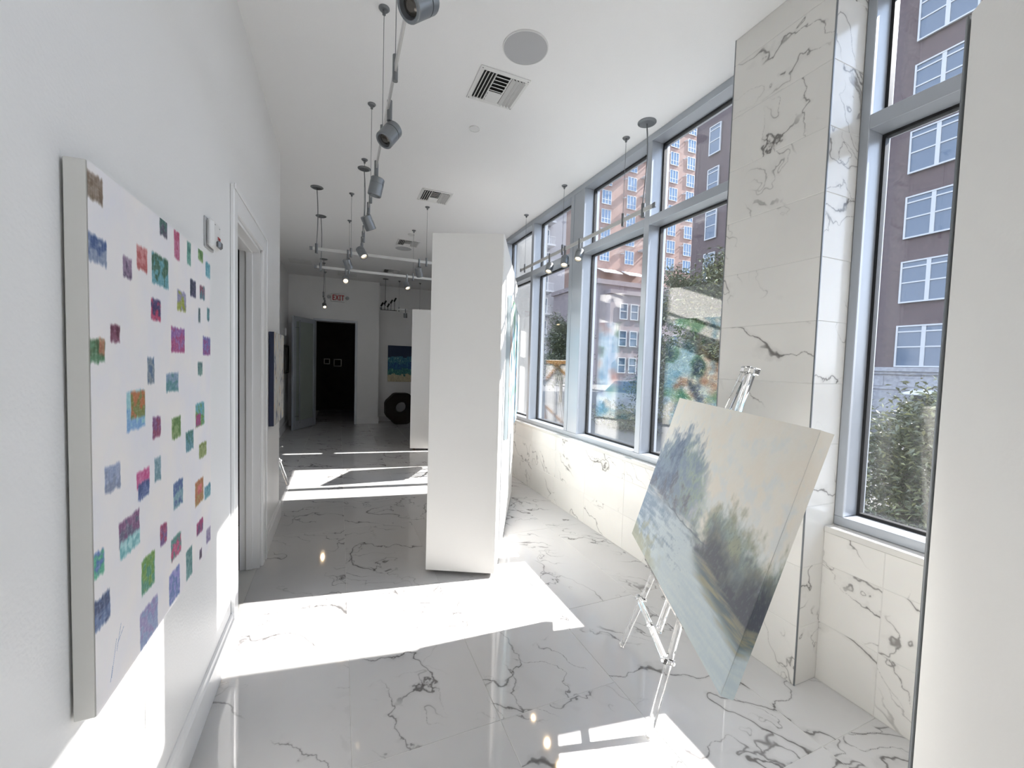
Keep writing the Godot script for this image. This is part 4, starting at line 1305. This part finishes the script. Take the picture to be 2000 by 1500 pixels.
# ---------------------------------------------------------------- the street outside
func leaf_mesh() -> ArrayMesh:
	var q := MB.new()
	var a := Vector3(0, 0, 0)
	var l := Vector3(-0.016, 0.004, 0.035)
	var r := Vector3(0.016, 0.004, 0.035)
	var m := Vector3(0, -0.002, 0.04)
	var t := Vector3(0, -0.006, 0.085)
	for f in [[a, l, m], [m, l, t], [a, m, r], [m, t, r]]:
		var nn: Vector3 = (f[1] - f[0]).cross(f[2] - f[0]).normalized()
		if nn.y < 0.0:
			nn = -nn
		q.tri(f[0], f[1], f[2], nn, nn, nn)
	return q.mesh()

const LEAF_GREENS := [Color(0.07, 0.08, 0.042), Color(0.075, 0.085, 0.045), Color(0.085, 0.095, 0.05), Color(0.10, 0.11, 0.06), Color(0.08, 0.085, 0.05), Color(0.13, 0.14, 0.07), Color(0.22, 0.23, 0.11)]

func tree(label: String, at: Vector3, trunk_h: float, crown: Array, leaves: int, sd: int, leaf_scale: float, group: String) -> void:
	rng.seed = sd
	var o := thing("street_tree", label, "tree", at, group)
	var q := MB.new()
	q.rod(Vector3.ZERO, Vector3(0.04, trunk_h * 0.5, 0.02), 0.09, 10, 0.075)
	q.rod(Vector3(0.04, trunk_h * 0.5, 0.02), Vector3(0, trunk_h, 0), 0.075, 10, 0.06)
	part("trunk", q.mesh(), M.bark, o)
	var b := MB.new()
	var tips := []
	for c in crown:                      # c = [centre, radii, share]
		var n: int = int(26 * c[2]) + 8
		for k in n:
			var d := Vector3(rng.randfn(), rng.randfn(), rng.randfn()).normalized()
			var tip: Vector3 = c[0] + d * c[1] * rng.randf_range(0.55, 1.0)
			var from := Vector3(0, rng.randf_range(0.75, 1.0) * trunk_h, 0)
			var mid: Vector3 = from.lerp(c[0], 0.7) + Vector3(rng.randf_range(-0.1, 0.1), 0, rng.randf_range(-0.1, 0.1))
			b.rod(from, mid, 0.022, 5, 0.013)
			b.rod(mid, tip, 0.012, 5, 0.004)
			tips.append([mid, tip])
	part("branch", b.mesh(), M.bark, o)
	var mm := MultiMesh.new()
	mm.transform_format = MultiMesh.TRANSFORM_3D
	mm.use_colors = true
	mm.mesh = leaf_mesh()
	mm.instance_count = leaves
	for i in leaves:
		var e: Array = tips[rng.randi() % tips.size()]
		var t := 0.45 + 0.6 * rng.randf()
		var p: Vector3 = e[0].lerp(e[1], t)
		var spread := 0.16
		p += Vector3(rng.randfn(), rng.randfn(), rng.randfn()) * spread
		var bs := Basis.from_euler(Vector3(rng.randf_range(-0.9, 0.9), rng.randf() * TAU, rng.randf_range(-0.9, 0.9)))
		bs = bs.scaled(Vector3.ONE * leaf_scale * rng.randf_range(0.7, 1.25))
		mm.set_instance_transform(i, Transform3D(bs, p))
		# every leaf takes one of a few greens at random, wherever it grows
		var c: Color = LEAF_GREENS[rng.randi() % LEAF_GREENS.size()]
		mm.set_instance_color(i, c)
	var mi := MultiMeshInstance3D.new()
	mi.name = "foliage"
	mi.multimesh = mm
	mi.material_override = M.leaf
	mi.set_meta("kind", "stuff")
	o.add_child(mi, true)

func window_unit(b: Node3D, key: String, w: float, h: float, cols: Array, rows: Array, fr: Material, gl: Material, at: Vector3, t: Basis, panes: bool, bw := 0.07) -> void:
	# frame and panes in the xy plane facing +z; origin at the lower left corner
	if not cache.has(key):
		var q := MB.new()
		q.bb(Vector3(0, 0, 0), Vector3(w, bw, 0.10))
		q.bb(Vector3(0, h - bw, 0), Vector3(w, h, 0.10))
		q.bb(Vector3(0, bw, 0), Vector3(bw, h - bw, 0.10))
		q.bb(Vector3(w - bw, bw, 0), Vector3(w, h - bw, 0.10))
		for c in cols:
			q.bb(Vector3(c[0] - c[1] * 0.5, bw, 0), Vector3(c[0] + c[1] * 0.5, h - bw, 0.09))
		for r in rows:
			q.bb(Vector3(bw, r - bw * 0.45, 0), Vector3(w - bw, r + bw * 0.45, 0.085))
		cache[key] = q.mesh()
	var f := part("window", cache[key], fr, b, at, t)
	if not panes:
		part("pane", cb(Vector3(w - bw, h - bw, 0.03)), gl, f, Vector3(w * 0.5, h * 0.5, 0.035))
		return
	var xs := [bw]
	for c in cols:
		xs.append(c[0] - c[1] * 0.5)
		xs.append(c[0] + c[1] * 0.5)
	xs.append(w - bw)
	var ys := [bw]
	for r in rows:
		ys.append(r - bw * 0.45)
		ys.append(r + bw * 0.45)
	ys.append(h - bw)
	for i in range(0, xs.size(), 2):
		for j in range(0, ys.size(), 2):
			part("pane", cb(Vector3(xs[i + 1] - xs[i], ys[j + 1] - ys[j], 0.03)), gl, f, Vector3((xs[i] + xs[i + 1]) * 0.5, (ys[j] + ys[j + 1]) * 0.5, 0.035))

func make_street() -> void:
	box_struct("pavement_near", Vector3(XO, -0.5, -60.0), Vector3(9.6, -0.30, 12.0), M.pavement)
	box_struct("roadway", Vector3(9.6, -0.6, -60.0), Vector3(20.0, -0.42, 12.0), M.asphalt)
	box_struct("pavement_far", Vector3(20.0, -0.5, -70.0), Vector3(80.0, -0.30, 12.0), M.pavement)
	var wf := Basis(Vector3(0, 0, 1), Vector3.UP, Vector3(-1, 0, 0))       # faces -x, its x runs +z
	# brown block across the street
	var b := thing("brown_building", "dark red brown apartment block with white sash windows across the street", "building", Vector3(25.6, -0.3, -14.95))
	var q := MB.new()
	q.bb(Vector3(0, 2.3, -9.95), Vector3(14, 36.3, 9.95))
	part("wall", q.mesh(), M.brown, b)
	q = MB.new()
	q.bb(Vector3(-0.06, 0, -9.98), Vector3(14, 2.28, 9.98))
	q.bb(Vector3(-0.16, 1.95, -10.0), Vector3(0.2, 2.10, 10.0))
	q.bb(Vector3(-0.26, 2.10, -10.02), Vector3(0.2, 2.30, 10.02))
	q.bb(Vector3(-0.12, 1.20, -10.0), Vector3(0.2, 1.28, 10.0))
	for k in 9:
		q.bb(Vector3(-0.10, 1.36, -9.5 + k * 2.2), Vector3(0.0, 1.86, -7.9 + k * 2.2))
	part("stone_base", q.mesh(), M.stone, b)
	for k in 4:
		var z := -8.2 + k * 4.6
		part("shop_opening", cb(Vector3(0.06, 1.05, 2.6)), M.car_dark, b, Vector3(-0.07, 0.53, z))
		part("shop_awning", cb(Vector3(0.9, 0.06, 2.8), 0.01), M.awning, b, Vector3(-0.45, 1.12, z), Basis(Vector3(0, 0, 1), 0.2))
	for r in 10:
		var y := 2.02 + 0.3 + 3.125 * r
		if y + 2.0 < 36.2:
			for e in [-20.0, -16.0, -11.45, -7.6]:
				window_unit(b, "wide_sash", 2.1, 2.03, [[1.05, 0.16]], [0.98, 1.72], M.win_white, M.win_glass, Vector3(-0.05, y, e + 14.95), wf, e > -14.0)
			window_unit(b, "narrow_sash", 1.0, 2.10, [], [0.98, 1.78], M.win_white, M.win_glass, Vector3(-0.05, y, -23.55 + 14.95), wf, true)
	# pink tower far behind
	b = thing("pink_tower", "tall pale pink apartment tower with rows of blue panes in the distance", "building", Vector3(34.0, -0.3, -55.0))
	q = MB.new()
	q.bb(Vector3(0, 0, -16), Vector3(34, 72, 0))
	part("wall", q.mesh(), M.pink, b)
	for c in [3.55, 8.35, 12.7, 16.9, 20.6, 24.5]:
		for r in 15:
			var y := 18.4 + 0.3 + 2.93 * r
			window_unit(b, "tower_window", 1.8, 2.15, [[0.62, 0.09], [1.2, 0.09]], [0.72], M.win_white, M.win_blue, Vector3(c, y, 0.02), Basis.IDENTITY, false, 0.09)
			if c > 8.0:
				var v := MB.new()
				v.rod(Vector3(c - 0.7, y + 1.5, 0), Vector3(c - 0.7, y + 1.42, 0.7), 0.10, 6)
				part("vent_pipe", v.mesh(), M.win_white, b)
	for r in 6:
		var y := 21.0 + 2.93 * r
		q = MB.new()
		q.bb(Vector3(11.0, y, 0), Vector3(12.4, y + 0.18, 1.3))
		q.bb(Vector3(11.0, y + 0.18, 1.22), Vector3(12.4, y + 1.1, 1.3))
		part("balcony", q.mesh(), M.rail, b)
	for x in [3.2, 7.9]:
		q = MB.new()
		q.prism(Vector3(x, 17.5, 0), Basis(Vector3(0, 0, 1), Vector3.UP, Vector3(-1, 0, 0)), PackedVector2Array([Vector2(0, 0), Vector2(0, -0.12), Vector2(1.9, -1.0), Vector2(1.9, -0.86)]), -3.5, 0.0)
		part("sloped_awning", q.mesh(), M.awning, b)
	# mauve low block before the tower
	b = thing("mauve_building", "low mauve rendered block with a flat roof and white windows before the tower", "building", Vector3(25.9, -0.3, -38.0))
	q = MB.new()
	q.bb(Vector3(0, 0, -10), Vector3(30, 11.3, 0))
	q.bb(Vector3(-0.25, 11.0, -10.2), Vector3(30.2, 11.5, 0.25))
	part("wall", q.mesh(), M.mauve, b)
	q = MB.new()
	q.bb(Vector3(1.1, 0, 0), Vector3(6.6, 10.1, 0.9))
	q.bb(Vector3(0.95, 9.9, 0), Vector3(6.75, 10.35, 1.05))
	part("bay_front", q.mesh(), M.mauve, b)
	for r in 3:
		for c in 3:
			window_unit(b, "mauve_window", 1.05, 1.75, [], [0.9], M.win_white, M.win_glass, Vector3(2.3 + c * 1.45, 7.2 - r * 2.95, 0.92), Basis.IDENTITY, false, 0.09)
		for c in 6:
			window_unit(b, "mauve_window", 1.05, 1.75, [], [0.9], M.win_white, M.win_glass, Vector3(8.4 + c * 2.4, 7.2 - r * 2.95, 0.02), Basis.IDENTITY, false, 0.09)
	# grey balcony block
	b = thing("balcony_building", "grey apartment block with white balcony railings beyond the trees", "building", Vector3(15.2, -0.3, -50.4))
	q = MB.new()
	q.bb(Vector3(0, 0, -10), Vector3(13.6, 46, 0))
	part("wall", q.mesh(), M.grey_block, b)
	for r in 12:
		var y := 2.6 + r * 3.05
		q = MB.new()
		q.bb(Vector3(7.6, y, 0), Vector3(11.3, y + 0.22, 1.4))
		part("balcony_slab", q.mesh(), M.rail, b)
		q = MB.new()
		q.bb(Vector3(7.6, y + 1.12, 1.32), Vector3(11.3, y + 1.2, 1.4))
		for k in 19:
			q.bb(Vector3(7.62 + k * 0.195, y + 0.22, 1.34), Vector3(7.66 + k * 0.195, y + 1.12, 1.38))
		part("railing", q.mesh(), M.rail, b)
		window_unit(b, "balcony_door", 2.0, 2.2, [[1.0, 0.09]], [], M.win_white, M.win_glass, Vector3(9.0, y + 0.25, 0.02), Basis.IDENTITY, false, 0.09)
		window_unit(b, "balcony_window", 1.2, 1.6, [[0.6, 0.08]], [], M.win_white, M.win_glass, Vector3(5.2, y + 0.9, 0.02), Basis.IDENTITY, false, 0.09)
	# trees
	var gt := "street trees"
	tree("dense glossy leaved tree behind the easel window", Vector3(8.9, -0.3, -8.2), 3.0, [[Vector3(0.25, 3.85, 0.2), Vector3(1.45, 1.1, 1.4), 1.5], [Vector3(0.3, 2.5, 0.3), Vector3(1.45, 1.2, 1.4), 1.1], [Vector3(-0.2, 1.3, 0.3), Vector3(1.4, 1.0, 1.3), 0.8]], 32000, 5, 1.45, gt)
	tree("loose branching tree between the wide window post and the next mullion", Vector3(9.8, -0.3, -11.3), 2.8, [[Vector3(0.6, 4.0, 0.3), Vector3(1.0, 0.45, 0.9), 0.4], [Vector3(0.7, 2.2, 0.4), Vector3(1.0, 1.0, 1.0), 0.8], [Vector3(0.4, 1.2, 0.2), Vector3(1.0, 0.8, 1.1), 0.6]], 13000, 6, 1.25, gt)
	tree("dark tree in front of the balcony block", Vector3(10.4, -0.3, -18.2), 3.2, [[Vector3(0.2, 3.2, 0), Vector3(1.4, 1.4, 1.4), 1.0], [Vector3(0.4, 1.9, 0), Vector3(1.8, 1.3, 1.6), 1.0]], 15000, 7, 1.6, gt)
	tree("low bushy young tree outside the window beside the column", Vector3(6.6, -0.3, -2.75), 0.9, [[Vector3(0.05, 0.85, 0.1), Vector3(0.75, 0.7, 0.8), 1.0], [Vector3(-0.1, 1.30, 0.35), Vector3(0.3, 0.35, 0.3), 0.2], [Vector3(0.0, 0.2, 0.2), Vector3(0.9, 0.5, 1.0), 0.8]], 13000, 8, 1.0, gt)
	# low hedge at the kerb
	tree("low hedge at the kerb below the second window", Vector3(8.0, -0.3, -10.2), 0.3, [[Vector3(0, 0.35, 0), Vector3(0.7, 0.35, 1.8), 1.0]], 3000, 9, 1.2, gt)
	# parked cars
	car("silver parked car seen low through the second window", Vector3(11.6, -0.42, -13.4), M.car_paint)
	car("dark parked car seen low through the window behind the easel", Vector3(11.6, -0.42, -8.6), M.car_dark)

func car(label: String, at: Vector3, paint: Material) -> void:
	var o := thing("parked_car", label, "car", at, "", Basis(Vector3(0, 0, 1), Vector3.UP, Vector3(-1, 0, 0)))
	var q := MB.new()
	var body := PackedVector2Array([Vector2(-2.1, 0.25), Vector2(-2.15, 0.6), Vector2(-2.0, 0.86), Vector2(-1.1, 0.95), Vector2(1.35, 0.95), Vector2(2.1, 0.78), Vector2(2.15, 0.3), Vector2(2.0, 0.22), Vector2(-2.0, 0.2)])
	q.prism(Vector3.ZERO, Basis.IDENTITY, body, -0.85, 0.85)
	q.prism(Vector3.ZERO, Basis.IDENTITY, PackedVector2Array([Vector2(-1.05, 1.40), Vector2(-0.8, 1.45), Vector2(0.3, 1.45), Vector2(0.45, 1.41)]), -0.66, 0.66)
	part("car_body", q.mesh(), paint, o)
	q = MB.new()
	q.prism(Vector3.ZERO, Basis.IDENTITY, PackedVector2Array([Vector2(-1.75, 0.93), Vector2(-1.05, 1.41), Vector2(0.45, 1.41), Vector2(1.15, 0.95)]), -0.7, 0.7)
	part("cabin_glass", q.mesh(), M.win_glass, o)
	for x in [-1.35, 1.3]:
		for z in [-0.78, 0.78]:
			q = MB.new()
			q.rod(Vector3(x, 0.31, z - 0.1), Vector3(x, 0.31, z + 0.1), 0.31, 18)
			part("wheel", q.mesh(), M.black, o)

func _ready() -> void:
	rng.seed = 7
	make_view()
	make_materials()
	make_room()
	make_panels()
	make_pictures()
	make_easel()
	make_lights()
	make_ceiling_items()
	make_wall_items()
	make_street()
